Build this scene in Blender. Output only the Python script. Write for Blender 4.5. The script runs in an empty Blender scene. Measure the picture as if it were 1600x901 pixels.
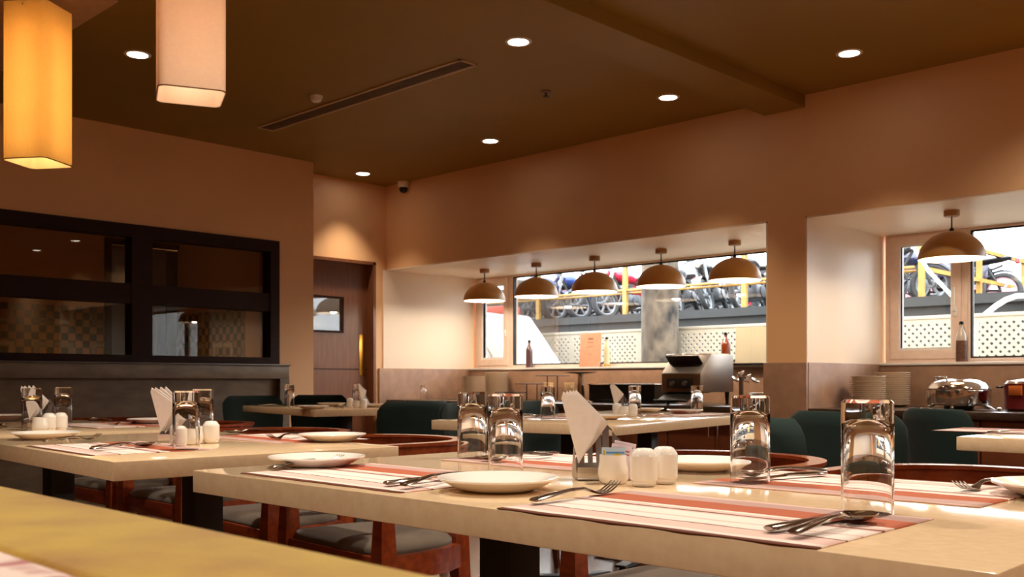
import bpy, bmesh, math, random
from mathutils import Vector, Matrix
random.seed(7)
S = bpy.context.scene
COL = S.collection
PI = math.pi

# ------------------------------------------------------------------ camera, world, exposure
F_PX, HZ, CAM_H = 1542.0, 595.0, 0.92
YAW = math.radians(180 - 45.8)
cam_d = bpy.data.cameras.new('camera'); cam = bpy.data.objects.new('camera', cam_d); COL.objects.link(cam)
cam.location = (0, 0, CAM_H); cam.rotation_euler = (PI/2, 0, YAW - PI/2)
cam_d.sensor_width = 36; cam_d.lens = 36*F_PX/1600
cam_d.shift_y = (HZ - 450.5)/1600
cam_d.clip_start = 0.02
cam_d.dof.use_dof = True; cam_d.dof.focus_distance = 1.75; cam_d.dof.aperture_fstop = 15
S.camera = cam
world = bpy.data.worlds.new('world'); S.world = world; world.use_nodes = True
bgn = world.node_tree.nodes['Background']; bgn.inputs[0].default_value = (0.93, 0.96, 1.0, 1); bgn.inputs[1].default_value = 12.0
S.view_settings.view_transform = 'Standard'; S.view_settings.look = 'None'
S.view_settings.exposure = 0.0; S.view_settings.gamma = 1.0; S.view_settings.use_curve_mapping = False
S.cycles.use_denoising = True
S.cycles.max_bounces = 12; S.cycles.transparent_max_bounces = 24; S.cycles.transmission_bounces = 12
S.cycles.diffuse_bounces = 6; S.cycles.glossy_bounces = 5
S.cycles.caustics_reflective = False; S.cycles.caustics_refractive = False
S.cycles.sample_clamp_indirect = 6
DOWN_W, PEND_W, KITCH_W, FAB_W = 21.0, 24.0, 75.0, (6.5, 4.2)

# ------------------------------------------------------------------ helpers
FX, FY = math.cos(YAW), math.sin(YAW); RX, RY = math.sin(YAW), -math.cos(YAW)
def dirv(px):
    t = (px - 800)/F_PX
    return FX + t*RX, FY + t*RY
def at(px, py, z):            # point of height z seen at a pixel of the 1600x901 frame
    d = (CAM_H - z)*F_PX/(py - HZ); a, b = dirv(px); return (a*d, b*d)
def on_y(px, y):
    a, b = dirv(px); return a*y/b

def lin(c):
    return tuple((x/255/12.92 if x/255 <= .04045 else ((x/255+.055)/1.055)**2.4) for x in c) + (1,)

def new_mat(name):
    m = bpy.data.materials.new(name); m.use_nodes = True
    return m, m.node_tree, m.node_tree.nodes['Principled BSDF']
def mat(name, rgb, rough=.5, metal=0, var=0, scale=20, bump=0, bscale=200, spec=.5, sheen=0, coat=0, stretch=None, rgb2=None, detail=4):
    m, nt, p = new_mat(name)
    p.inputs['Base Color'].default_value = lin(rgb); p.inputs['Roughness'].default_value = rough
    p.inputs['Metallic'].default_value = metal; p.inputs['Specular IOR Level'].default_value = spec
    p.inputs['Sheen Weight'].default_value = sheen; p.inputs['Coat Weight'].default_value = coat
    tc = nt.nodes.new('ShaderNodeTexCoord'); mp = nt.nodes.new('ShaderNodeMapping')
    nt.links.new(tc.outputs['Object'], mp.inputs[0])
    if stretch: mp.inputs['Scale'].default_value = stretch
    if var or rgb2:
        n = nt.nodes.new('ShaderNodeTexNoise'); n.inputs['Scale'].default_value = scale; n.inputs['Detail'].default_value = detail
        nt.links.new(mp.outputs[0], n.inputs[0])
        r = nt.nodes.new('ShaderNodeValToRGB'); a, b = r.color_ramp.elements
        a.position, b.position = .32, .68
        if rgb2: a.color, b.color = lin(rgb2), lin(rgb)
        else:
            a.color = lin(tuple(max(0, c*(1-var)) for c in rgb)); b.color = lin(tuple(min(255, c*(1+var)) for c in rgb))
        nt.links.new(n.outputs[0], r.inputs[0]); nt.links.new(r.outputs[0], p.inputs['Base Color'])
    if bump:
        n2 = nt.nodes.new('ShaderNodeTexNoise'); n2.inputs['Scale'].default_value = bscale
        nt.links.new(mp.outputs[0], n2.inputs[0])
        b = nt.nodes.new('ShaderNodeBump'); b.inputs['Strength'].default_value = bump; b.inputs['Distance'].default_value = .002
        nt.links.new(n2.outputs[0], b.inputs['Height']); nt.links.new(b.outputs[0], p.inputs['Normal'])
    return m
def emat(name, rgb, strength):
    m, nt, p = new_mat(name)
    p.inputs['Base Color'].default_value = lin(rgb); p.inputs['Emission Color'].default_value = lin(rgb)
    p.inputs['Emission Strength'].default_value = strength
    return m
def glass_mat(name, rgb=(255,255,255), rough=0, ior=1.46):
    m, nt, p = new_mat(name)
    p.inputs['Base Color'].default_value = lin(rgb); p.inputs['Roughness'].default_value = rough
    p.inputs['IOR'].default_value = ior; p.inputs['Transmission Weight'].default_value = 1
    return m
def pane_mat(name, tint=(255,255,255), refl=1.0):      # thin flat glazing: clear with fresnel reflection
    m = bpy.data.materials.new(name); m.use_nodes = True; nt = m.node_tree; nt.nodes.clear()
    o = nt.nodes.new('ShaderNodeOutputMaterial'); mx = nt.nodes.new('ShaderNodeMixShader')
    t = nt.nodes.new('ShaderNodeBsdfTransparent'); g = nt.nodes.new('ShaderNodeBsdfGlossy'); f = nt.nodes.new('ShaderNodeFresnel')
    mu = nt.nodes.new('ShaderNodeMath'); mu.operation = 'MULTIPLY'; mu.inputs[1].default_value = refl; mu.use_clamp = True
    f.inputs[0].default_value = 1.5; t.inputs[0].default_value = lin(tint); g.inputs['Roughness'].default_value = 0.01
    nt.links.new(f.outputs[0], mu.inputs[0]); nt.links.new(mu.outputs[0], mx.inputs[0])
    nt.links.new(t.outputs[0], mx.inputs[1]); nt.links.new(g.outputs[0], mx.inputs[2]); nt.links.new(mx.outputs[0], o.inputs[0])
    return m

M = {}
M['cream'] = mat('cream_wall_paint', (228,184,138), .55, var=.02, scale=1.5, bump=.05, bscale=150)
M['ochre'] = mat('ochre_ceiling_paint', (142,110,38), .6, var=.03, scale=1.2)
M['stone'] = mat('brown_stone_cladding', (158,124,100), .45, rgb2=(136,104,84), scale=9, bump=.05)
M['greystone'] = mat('grey_brown_stone', (120,104,84), .5, rgb2=(96,82,66), scale=5, stretch=(1,1,3))
M['counter'] = mat('dark_stone_counter', (70,56,46), .22, rgb2=(52,42,36), scale=30)
M['cabinet'] = mat('brown_cabinet_veneer', (112,62,36), .4, rgb2=(94,50,30), scale=5, stretch=(1,1,8))
M['doorwood'] = mat('brown_door_veneer', (120,76,50), .38, rgb2=(104,64,42), scale=4, stretch=(8,8,1))
M['frame_dark'] = mat('dark_mahogany_frame', (44,20,16), .6, rgb2=(34,16,13), scale=6, stretch=(1,1,6), spec=.2)
M['tabletop'] = mat('cream_stone_tabletop', (231,204,168), .1, rgb2=(223,193,155), scale=60, spec=.6, detail=6)
M['chairwood'] = mat('red_brown_chair_wood', (152,66,30), .24, rgb2=(120,48,22), scale=7, stretch=(1,6,6), coat=.4)
M['seatgrey'] = mat('grey_brown_seat_fabric', (84,70,56), .85, var=.12, scale=14, bump=.3, bscale=500, sheen=.3)
M['green'] = mat('dark_green_velvet', (7,33,29), .9, var=.12, scale=6, sheen=.05, bump=.1, bscale=300)
M['black'] = mat('black_powder_coat', (22,19,17), .5, var=.1)
M['blackg'] = mat('black_gloss_metal', (18,17,17), .2, var=.1)
M['steel'] = mat('brushed_steel', (205,200,195), .28, 1, var=.04, scale=30, stretch=(1,1,20))
M['steeld'] = mat('satin_steel_sheet', (150,142,136), .4, 1, var=.06, scale=4)
M['chrome'] = mat('polished_steel', (220,215,210), .1, 1, var=.02)
M['cutlery'] = mat('cutlery_steel', (190,180,170), .16, 1, var=.04, scale=40)
M['porcelain'] = mat('white_porcelain', (244,238,230), .12, var=.01, coat=.3)
M['paper'] = mat('white_paper_tissue', (246,238,232), .9, var=.015, scale=60, bump=.2)
M['glass'] = glass_mat('clear_drinking_glass')
M['floor'] = None
M['pendant'] = mat('mustard_ochre_enamel', (176,128,62), .42, var=.04, scale=4)
M['brass'] = mat('brass_plate', (190,140,60), .3, 1, var=.05)
M['daylit_lining'] = mat('painted_daylight_cream', (244,226,204), .4, var=.015, scale=1.5)  # wall cream made paler, with the window daylight put into the colour
M['alu'] = mat('pinkish_aluminium_frame', (236,212,196), .4, 0, var=.02)
M['sash'] = mat('white_sash_profile', (238,236,232), .35, var=.01)
M['gasket'] = mat('black_rubber_gasket', (20,20,22), .6, var=.1)
M['white'] = mat('white_plastic', (235,232,225), .4, var=.01)
M['beigepl'] = mat('beige_plastic_plate', (214,178,134), .4, var=.02)
M['grille'] = mat('grey_brown_grille', (120,96,76), .5, var=.05)
M['pane'] = pane_mat('clear_window_pane', (250,252,252), .75)
M['darkpane'] = pane_mat('smoked_partition_pane', (190,178,160), .8)
M['yellow'] = mat('mustard_suede', (180,146,26), .85, rgb2=(154,110,20), scale=16, sheen=.3, bump=.3, bscale=300)
M['sky'] = None

def striped(name, stops, rough=.8):          # woven stripes along local Y (0..1)
    m, nt, p = new_mat(name)
    tc = nt.nodes.new('ShaderNodeTexCoord'); sp = nt.nodes.new('ShaderNodeSeparateXYZ')
    n = nt.nodes.new('ShaderNodeTexNoise'); n.inputs['Scale'].default_value = 9; n.inputs['Detail'].default_value = 2
    nt.links.new(tc.outputs['UV'], sp.inputs[0]); nt.links.new(tc.outputs['Object'], n.inputs[0])
    ma = nt.nodes.new('ShaderNodeMath'); ma.operation = 'MULTIPLY_ADD'; ma.inputs[1].default_value = .022
    nt.links.new(n.outputs[0], ma.inputs[0]); nt.links.new(sp.outputs[1], ma.inputs[2])
    r = nt.nodes.new('ShaderNodeValToRGB'); r.color_ramp.interpolation = 'CONSTANT'
    els = r.color_ramp.elements
    els[0].position = 0; els[0].color = lin(stops[0][1]); els[1].position = stops[1][0]; els[1].color = lin(stops[1][1])
    for q, c in stops[2:]:
        e = els.new(q); e.color = lin(c)
    nt.links.new(ma.outputs[0], r.inputs[0]); nt.links.new(r.outputs[0], p.inputs['Base Color'])
    p.inputs['Roughness'].default_value = rough
    w = nt.nodes.new('ShaderNodeTexWave'); w.inputs['Scale'].default_value = 220
    b = nt.nodes.new('ShaderNodeBump'); b.inputs['Strength'].default_value = .25; b.inputs['Distance'].default_value = .001
    nt.links.new(tc.outputs['Object'], w.inputs[0]); nt.links.new(w.outputs[0], b.inputs['Height']); nt.links.new(b.outputs[0], p.inputs['Normal'])
    return m
WH, PK, BR, OR, MA = (238,222,214), (226,190,180), (120,66,48), (176,88,54), (186,150,142)
M['mat'] = striped('striped_woven_placemat', [(0, BR), (.045, WH), (.09, PK), (.2, PK), (.225, BR), (.24, WH), (.34, PK), (.37, WH), (.5, PK), (.52, BR), (.55, PK), (.6, WH), (.635, OR), (.84, MA), (.97, PK)])

# --- mesh building
def obj(name, bm, m, parent=None, loc=None, rot=None, smooth=35, label=None):
    if smooth:
        a = math.radians(smooth)
        for f in bm.faces: f.smooth = True
        for e in bm.edges:
            if len(e.link_faces) != 2 or e.calc_face_angle(9) > a: e.smooth = False
    me = bpy.data.meshes.new(name); bm.to_mesh(me); bm.free()
    if isinstance(m, (list, tuple)):
        for x in m: me.materials.append(x)
    else: me.materials.append(m)
    o = bpy.data.objects.new(name, me); COL.objects.link(o)
    if parent: o.parent = parent
    if loc: o.location = loc
    if rot: o.rotation_euler = rot
    if label: o['label'] = label
    return o
def NB(): return bmesh.new()
def xf(verts, mtx):
    for v in verts: v.co = mtx @ v.co
def box(bm, x0, x1, y0, y1, z0, z1, bev=0, mtx=None, seg=2):
    r = bmesh.ops.create_cube(bm, size=1); vs = r['verts']
    for v in vs:
        v.co = Vector((x0+(v.co.x+.5)*(x1-x0), y0+(v.co.y+.5)*(y1-y0), z0+(v.co.z+.5)*(z1-z0)))
    if bev:
        es = list({e for v in vs for e in v.link_edges})
        r = bmesh.ops.bevel(bm, geom=es, offset=bev, segments=seg, profile=.5, affect='EDGES')
        vs = list({v for f in r['faces'] for v in f.verts} | {v for v in vs if v.is_valid})
    if mtx: xf(vs, mtx)
    return vs
def rect_frame(bm, x0, x1, z0, z1, w, y0, y1, wt=None, wb=None, bev=0):
    wt = w if wt is None else wt; wb = w if wb is None else wb
    o = [(x0, z0), (x1, z0), (x1, z1), (x0, z1)]; i = [(x0+w, z0+wb), (x1-w, z0+wb), (x1-w, z1-wt), (x0+w, z1-wt)]
    V = [[bm.verts.new((x, y, z)) for x, z in q] for q in (o, i) for y in (y0, y1)]; fs = []
    of, ob, jf, jb = V
    for k in range(4):
        n = (k+1) % 4
        fs += [bm.faces.new((of[k], of[n], jf[n], jf[k])), bm.faces.new((ob[n], ob[k], jb[k], jb[n])), bm.faces.new((of[n], of[k], ob[k], ob[n])), bm.faces.new((jf[k], jf[n], jb[n], jb[k]))]
    bmesh.ops.recalc_face_normals(bm, faces=fs)
    if bev:
        es = [e for e in {e for f in fs for e in f.edges} if e.calc_face_angle(0) > .5]
        bmesh.ops.bevel(bm, geom=es, offset=bev, segments=2, profile=.5, affect='EDGES')
def lathe(bm, prof, n=32, mtx=None, close=False):
    rings = []; allv = []
    for r, z in prof:
        if r < 1e-6: v = bm.verts.new((0, 0, z)); rings.append([v]); allv.append(v)
        else:
            ring = [bm.verts.new((r*math.cos(2*PI*i/n), r*math.sin(2*PI*i/n), z)) for i in range(n)]
            rings.append(ring); allv += ring
    pairs = list(zip(rings, rings[1:]))
    if close: pairs.append((rings[-1], rings[0]))
    for a, b in pairs:
        for i in range(n):
            j = (i+1) % n
            if len(a) == 1 and len(b) == 1: continue
            if len(a) == 1: bm.faces.new((a[0], b[j], b[i]))
            elif len(b) == 1: bm.faces.new((a[i], a[j], b[0]))
            else: bm.faces.new((a[i], a[j], b[j], b[i]))
    if mtx: xf(allv, mtx)
    return allv
def recalc(bm): bmesh.ops.recalc_face_normals(bm, faces=bm.faces)
def loft(bm, sections, cap=True, closed=False):
    R = [[bm.verts.new(p) for p in s] for s in sections]
    n = len(R[0])
    prs = list(zip(R, R[1:]))
    if closed: prs.append((R[-1], R[0]))
    for a, b in prs:
        for i in range(n):
            j = (i+1) % n
            bm.faces.new((a[i], a[j], b[j], b[i]))
    if cap and not closed:
        bm.faces.new(list(reversed(R[0]))); bm.faces.new(R[-1])
    return [v for r in R for v in r]
def tube(bm, pts, r, n=10, closed=False, cap=True):
    pts = [Vector(p) for p in pts]; secs = []
    N = len(pts); rr = r if isinstance(r, (list, tuple)) else [r]*N
    up = None
    for i, p in enumerate(pts):
        if closed: t = pts[(i+1) % N] - pts[i-1]
        else: t = pts[min(i+1, N-1)] - pts[max(i-1, 0)]
        t.normalize()
        if up is None:
            up = Vector((0, 0, 1)) if abs(t.z) < .9 else Vector((1, 0, 0))
        s = t.cross(up).normalized(); up = s.cross(t).normalized()
        secs.append([p + rr[i]*(math.cos(2*PI*k/n)*s + math.sin(2*PI*k/n)*up) for k in range(n)])
    return loft(bm, secs, cap, closed)
def sweep(bm, pts, prof_fn, cap=True):
    """sweep a section (list of (side, up)) along a path lying mostly in plan; up stays +Z"""
    pts = [Vector(p) for p in pts]; N = len(pts); secs = []
    for i, p in enumerate(pts):
        t = pts[min(i+1, N-1)] - pts[max(i-1, 0)]; t.z = 0; t.normalize()
        s = Vector((t.y, -t.x, 0))
        secs.append([p + a*s + Vector((0, 0, b)) for a, b in prof_fn(i/(N-1))])
    return loft(bm, secs, cap)
def prism(bm, outline, thick, axis='y', mtx=None, bev=0):
    """outline in (u, v) = (x, z), extruded along y by thick centred on 0"""
    h = thick/2
    if axis == 'y': f = lambda u, v, w: (u, w, v)
    elif axis == 'z': f = lambda u, v, w: (u, v, w)
    else: f = lambda u, v, w: (w, u, v)
    a = [bm.verts.new(f(u, v, -h)) for u, v in outline]; b = [bm.verts.new(f(u, v, h)) for u, v in outline]
    n = len(a)
    fs = [bm.faces.new(a), bm.faces.new(list(reversed(b)))]
    for i in range(n):
        j = (i+1) % n; fs.append(bm.faces.new((a[j], a[i], b[i], b[j])))
    vs = a + b
    bmesh.ops.recalc_face_normals(bm, faces=fs)
    if bev:
        es = [e for e in {e for v in vs for e in v.link_edges}]
        r = bmesh.ops.bevel(bm, geom=es, offset=bev, segments=2, profile=.5, affect='EDGES')
        vs = list({v for f in r['faces'] for v in f.verts} | {v for v in vs if v.is_valid})
    if mtx: xf(vs, mtx)
    return vs
def T(x=0, y=0, z=0, rz=0, rx=0, ry=0, s=1):
    return Matrix.Translation((x, y, z)) @ Matrix.Rotation(rz, 4, 'Z') @ Matrix.Rotation(ry, 4, 'Y') @ Matrix.Rotation(rx, 4, 'X') @ Matrix.Scale(s, 4)

# --- tagging and copying
def tag(o, label, cat, group=None, kind=None):
    o['label'] = label; o['category'] = cat
    if group: o['group'] = group
    if kind: o['kind'] = kind
    return o
def thing(name, loc=(0, 0, 0), rz=0):
    o = bpy.data.objects.new(name, None); COL.objects.link(o); o.empty_display_size = .05
    o.location = loc; o.rotation_euler = (0, 0, rz); return o
def struct(name, bm, m, **k):
    o = obj(name, bm, m, **k); o['kind'] = 'structure'; return o
CH = {}
def kids(o): return [c for c in bpy.data.objects if c.parent is o]
def copy_tree(o, parent=None, ch=None):
    c = o.copy(); COL.objects.link(c)
    if parent: c.parent = parent
    for k in (ch[o.name] if ch and o.name in ch else kids(o)): copy_tree(k, c)
    return c
class Kind:
    def __init__(self, make): self.make, self.proto, self.used = make, None, False
    def put(self, loc, rz, label, cat, group=None, rot=None, s=1):
        if self.proto is None: self.proto = self.make()
        if not self.used: o = self.proto; self.used = True
        else: o = copy_tree(self.proto)
        o.location = loc; o.rotation_euler = rot if rot else (0, 0, rz); o.scale = (s, s, s)
        for key in ('label', 'group'):
            if key in o: del o[key]
        return tag(o, label, cat, group)

# ================================================================== THE ROOM
HC = 2.91                       # ceiling
XL, YW = -7.977, 6.35           # far-left wall plane, window-wall plane
XP, YP = -7.56, 5.18            # glazed partition plane, its corner
XR, YF = 4.2, -3.4              # walls behind the camera
YB = 7.6                        # window plane inside the recesses
PX0, PX1 = -3.62, -3.325        # pier between the recesses
X2 = 1.2                        # right end of the second recess
ZH, ZS, ZC = 2.065, 1.06, 0.73  # recess head, sill, counter top

def floor_mat():
    m, nt, p = new_mat('glossy_brown_floor_tiles')
    tc = nt.nodes.new('ShaderNodeTexCoord'); b = nt.nodes.new('ShaderNodeTexBrick')
    b.offset = 0; b.inputs['Scale'].default_value = 1.6; b.inputs['Mortar Size'].default_value = .006
    b.inputs['Brick Width'].default_value = 1; b.inputs['Row Height'].default_value = 1
    b.inputs['Color1'].default_value = lin((150,104,70)); b.inputs['Color2'].default_value = lin((132,90,60)); b.inputs['Mortar'].default_value = lin((70,50,36))
    n = nt.nodes.new('ShaderNodeTexNoise'); n.inputs['Scale'].default_value = 3
    mx = nt.nodes.new('ShaderNodeMix'); mx.data_type = 'RGBA'; mx.blend_type = 'MULTIPLY'; mx.inputs[0].default_value = .4
    nt.links.new(tc.outputs['Object'], b.inputs[0]); nt.links.new(tc.outputs['Object'], n.inputs[0])
    nt.links.new(b.outputs[0], mx.inputs[6]); nt.links.new(n.outputs[0], mx.inputs[7]); nt.links.new(mx.outputs[2], p.inputs['Base Color'])
    p.inputs['Roughness'].default_value = .18
    return m
bm = NB(); box(bm, -12.2, XR+.2, YF-.2, YB+.1, -.1, 0); struct('floor', bm, floor_mat())
bm = NB(); box(bm, -12.2, XR+.2, YF-.2, YW, HC, HC+.1)
struct('ceiling', bm, M['ochre'])
bm = NB(); box(bm, on_y(1195, YW), on_y(1258, YW), YF, YW, HC-.085, HC); struct('trim_1', bm, M['ochre'], label='shallow ochre ceiling beam')
# window wall: header over the recesses, pier, and the return at the far end
bm = NB()
box(bm, XL-.3, XR, YW, YB+.15, ZH, HC+.1)
box(bm, PX0, PX1, YW, YB+.15, 0, ZH)
box(bm, X2, XR, YW, YB+.15, 0, ZH)
box(bm, XL, PX0, YB, YB+.15, 0, ZS-.02); box(bm, PX1, X2, YB, YB+.15, 0, ZS-.02)
struct('wall_right', bm, M['cream'])
# left-back wall with the door, runs into the first recess
DY0, DY1, DZ = 5.30, 6.218, 2.125
bm = NB()
box(bm, XL-.25, XL, DY1, YB+.15, 0, HC); box(bm, XL-.25, XL, YP-.3, DY1, DZ, HC)
box(bm, XL-.25, XL, YP-.3, DY0, 0, DZ)
box(bm, -9.9, XP-.16, YP-.12, YP, 0, HC)
struct('wall_back', bm, M['cream'])
# partition with the long glazed opening
GY1, GY0 = 4.807, -3.0; GZ0, GZ1 = 1.068, 2.15
bm = NB()
box(bm, XP-.16, XP, GY1, YP, 0, HC); box(bm, XP-.16, XP, YF, GY1, GZ1, HC); box(bm, XP-.16, XP, YF, GY1, 0, GZ0)
box(bm, XP-.16, XP, YF, GY0, GZ0, GZ1)
struct('wall_left', bm, M['cream'])
bm = NB(); box(bm, -12.2, XR+.2, YF-.2, YF, 0, HC); struct('wall_front', bm, M['cream'])
bm = NB(); box(bm, XR, XR+.2, YF, YW, 0, HC); struct('wall_near', bm, M['cream'])
# stone dado: panels on the pier, the recess sides, below the sills
def dado(name, b):
    bm = NB()
    for q in b: box(bm, *q, bev=.003)
    return struct(name, bm, M['stone'])
ZD = 1.05
dado('trim_2', [(XL, XL+.025, DY1+.03, YB-.1, 0, ZD)])
dado('trim_3', [(PX0-.02, PX1+.02, YW-.025, YW, 0, ZD), (PX1, PX1+.025, YW, YB-.1, 0, ZD), (PX0-.025, PX0, YW, YB-.1, 0, ZD)])
dado('trim_4', [(XL, PX0-.025, YB-.1, YB, 0, ZS-.02)])
dado('trim_5', [(PX1, X2, YB-.1, YB, 0, ZS-.02)])
# sills
for k, (a, b) in enumerate(((XL+.025, PX0-.025), (PX1+.025, X2))):
    bm = NB(); box(bm, a, b, YB-.115, YB+.1, ZS-.02, ZS, bev=.004); struct('trim_%d' % (6+k), bm, M['sash'])
bm = NB(); e_ = .012  # thin liners over the recess faces carry the painted-in daylight
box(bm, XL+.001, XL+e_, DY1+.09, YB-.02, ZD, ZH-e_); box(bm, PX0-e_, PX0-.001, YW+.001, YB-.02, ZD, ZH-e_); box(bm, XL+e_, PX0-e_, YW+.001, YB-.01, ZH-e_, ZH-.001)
struct('trim_13', bm, M['daylit_lining'])
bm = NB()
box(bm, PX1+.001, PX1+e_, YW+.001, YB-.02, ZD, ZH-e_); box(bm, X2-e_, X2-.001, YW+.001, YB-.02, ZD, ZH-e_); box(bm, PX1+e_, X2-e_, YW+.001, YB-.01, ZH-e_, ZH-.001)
struct('trim_14', bm, M['daylit_lining'])
# grey stone plinth under the glazed partition with its recessed panel
bm = NB()
xa = XP
box(bm, xa, xa+.1, YF, GY1+.055, .94, 1.062, bev=.004)
box(bm, xa, xa+.1, GY1-.04, GY1+.055, 0, .94); box(bm, xa, xa+.04, YF, GY1-.04, 0, .94)
struct('trim_8', bm, M['greystone'])
bm = NB(); box(bm, xa, xa+.115, YF, GY1+.06, 1.052, 1.066, bev=.003); struct('trim_9', bm, mat('dark_stone_cap', (74,60,50), .3, var=.08))

# --- glazed partition: frame and panes
w = thing('window_3', (XP, 0, 0)); w['kind'] = 'structure'
bm = NB(); X0, X1 = -.1, .03
box(bm, X0, X1, GY0, GY1, 2.055, GZ1); box(bm, X0, X1, GY0, GY1, GZ0, 1.125)
box(bm, X0, X1, GY1-.09, GY1, 1.125, 2.055)
box(bm, X0, X1-.01, GY0, GY1-.09, 1.53, 1.685)
y = 3.472
while y > GY0:
    box(bm, X0, X1-.005, y, y+.168, 1.125, 2.055); y -= 1.34
obj('window_frame', bm, M['frame_dark'], w)
y = 3.64; yn = GY1-.09; k = 0
while y > GY0+1:
    for z0, z1 in ((1.125, 1.53), (1.685, 2.055)):
        bm = NB(); box(bm, -.045, -.039, y, yn, z0, z1); obj('pane', bm, M['darkpane'], w)
    yn = y-.168; y -= 1.34
# --- outside windows
def glazing(name, splits):
    """splits: list of (x0, x1, casement?)"""
    w = thing(name, (0, YB, 0)); w['kind'] = 'structure'
    f = NB(); xs0, xs1 = splits[0][0], splits[-1][1]
    fr = .045
    for x0, x1, c in splits: rect_frame(f, x0+.0005, x1-.0005, ZS, ZH, fr if c else .02, -.005, .07, wt=.03, wb=.03, bev=.003)
    obj('window_frame', f, M['alu'], w)
    for x0, x1, c in splits:
        a, b, z0, z1 = x0+(fr if c else .02), x1-(fr if c else .02), ZS+.03, ZH-.03
        if c:
            s = NB(); q = .065
            rect_frame(s, a, b, z0, z1, q, -.02, .05, bev=.004)
            sash = obj('sash', s, M['alu'], w)
            s = NB(); rect_frame(s, a+q, b-q, z0+q, z1-q, .012, -.008, .05, wb=.02)
            obj('sash_lining', s, M['sash'], w)
            h = NB(); box(h, b-q*.75, b-q*.35, -.035, -.02, 1.40, 1.47, bev=.004); box(h, b-q*.7, b-q*.4, -.06, -.04, 1.44, 1.62, bev=.008); box(h, b-q*.65, b-q*.45, -.05, -.02, 1.44, 1.46)
            obj('handle', h, M['white'], w, label='white window handle')
            a, b, z0, z1 = a+q, b-q, z0+q, z1-q
        g = NB(); t = .012
        rect_frame(g, a, b, z0, z1, t, -.004, .03)
        obj('gasket', g, M['gasket'], w)
        g = NB(); box(g, a+t, b-t, .012, .016, z0+t, z1-t); obj('pane', g, M['pane'], w)
glazing('window_1', [(XL+.025, on_y(800, YB), True), (on_y(800, YB)-.045+.045, PX0, False)])
glazing('window_2', [(PX1+.025, on_y(1508, YB)+.02, True), (on_y(1508, YB)+.02, -.6, False), (-.6, X2, False)])

# --- door
d = thing('door_1', (XL-.11, 0, 0)); d['kind'] = 'structure'
VY0, VY1, VZ0, VZ1 = 5.50, 5.88, 1.42, 1.74
bm = NB()
for q in ((DY0, VY0, 0, DZ), (VY1, DY1, 0, DZ), (VY0, VY1, 0, VZ0), (VY0, VY1, VZ1, DZ)):
    box(bm, -.045, 0, q[0], q[1], q[2], q[3])
obj('door_leaf', bm, M['doorwood'], d)
bm = NB(); box(bm, 0, .004, DY0, DY1, 1.035, 1.043); obj('groove', bm, M['frame_dark'], d)
bm = NB()
for q in ((VY0-.02, VY1+.02, VZ0-.02, VZ0), (VY0-.02, VY1+.02, VZ1, VZ1+.02), (VY1, VY1+.02, VZ0, VZ1), (VY0-.02, VY0, VZ0, VZ1)):
    box(bm, 0, .008, *q)
obj('vision_frame', bm, M['frame_dark'], d)
bm = NB(); box(bm, -.02, -.014, VY0, VY1, VZ0, VZ1); obj('pane', bm, pane_mat('door_vision_pane', (200,205,210), 2.5), d)
bm = NB(); box(bm, 0, .006, 6.09, 6.165, .98, 1.39, bev=.002); obj('push_plate', bm, M['brass'], d, label='brass push plate')
bm = NB(); box(bm, XL-.25, XL+.004, DY1-.03, DY1, 0, DZ); box(bm, XL-.25, XL+.004, DY0, DY1, DZ-.03, DZ)
struct('trim_10', bm, M['doorwood'])
# ledge behind the door, seen through its glass
bm = NB(); box(bm, -12.2, -12.0, YF, YB+.1, 0, HC); struct('wall_kitchen', bm, mat('kitchen_wall_paint', (196,150,96), .6, var=.04))
bm = NB(); box(bm, -12.2, XL-.25, YW+.6, YW+.7, 0, HC); struct('wall_service', bm, mat('service_wall_paint', (196,176,150), .6, var=.04))
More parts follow.
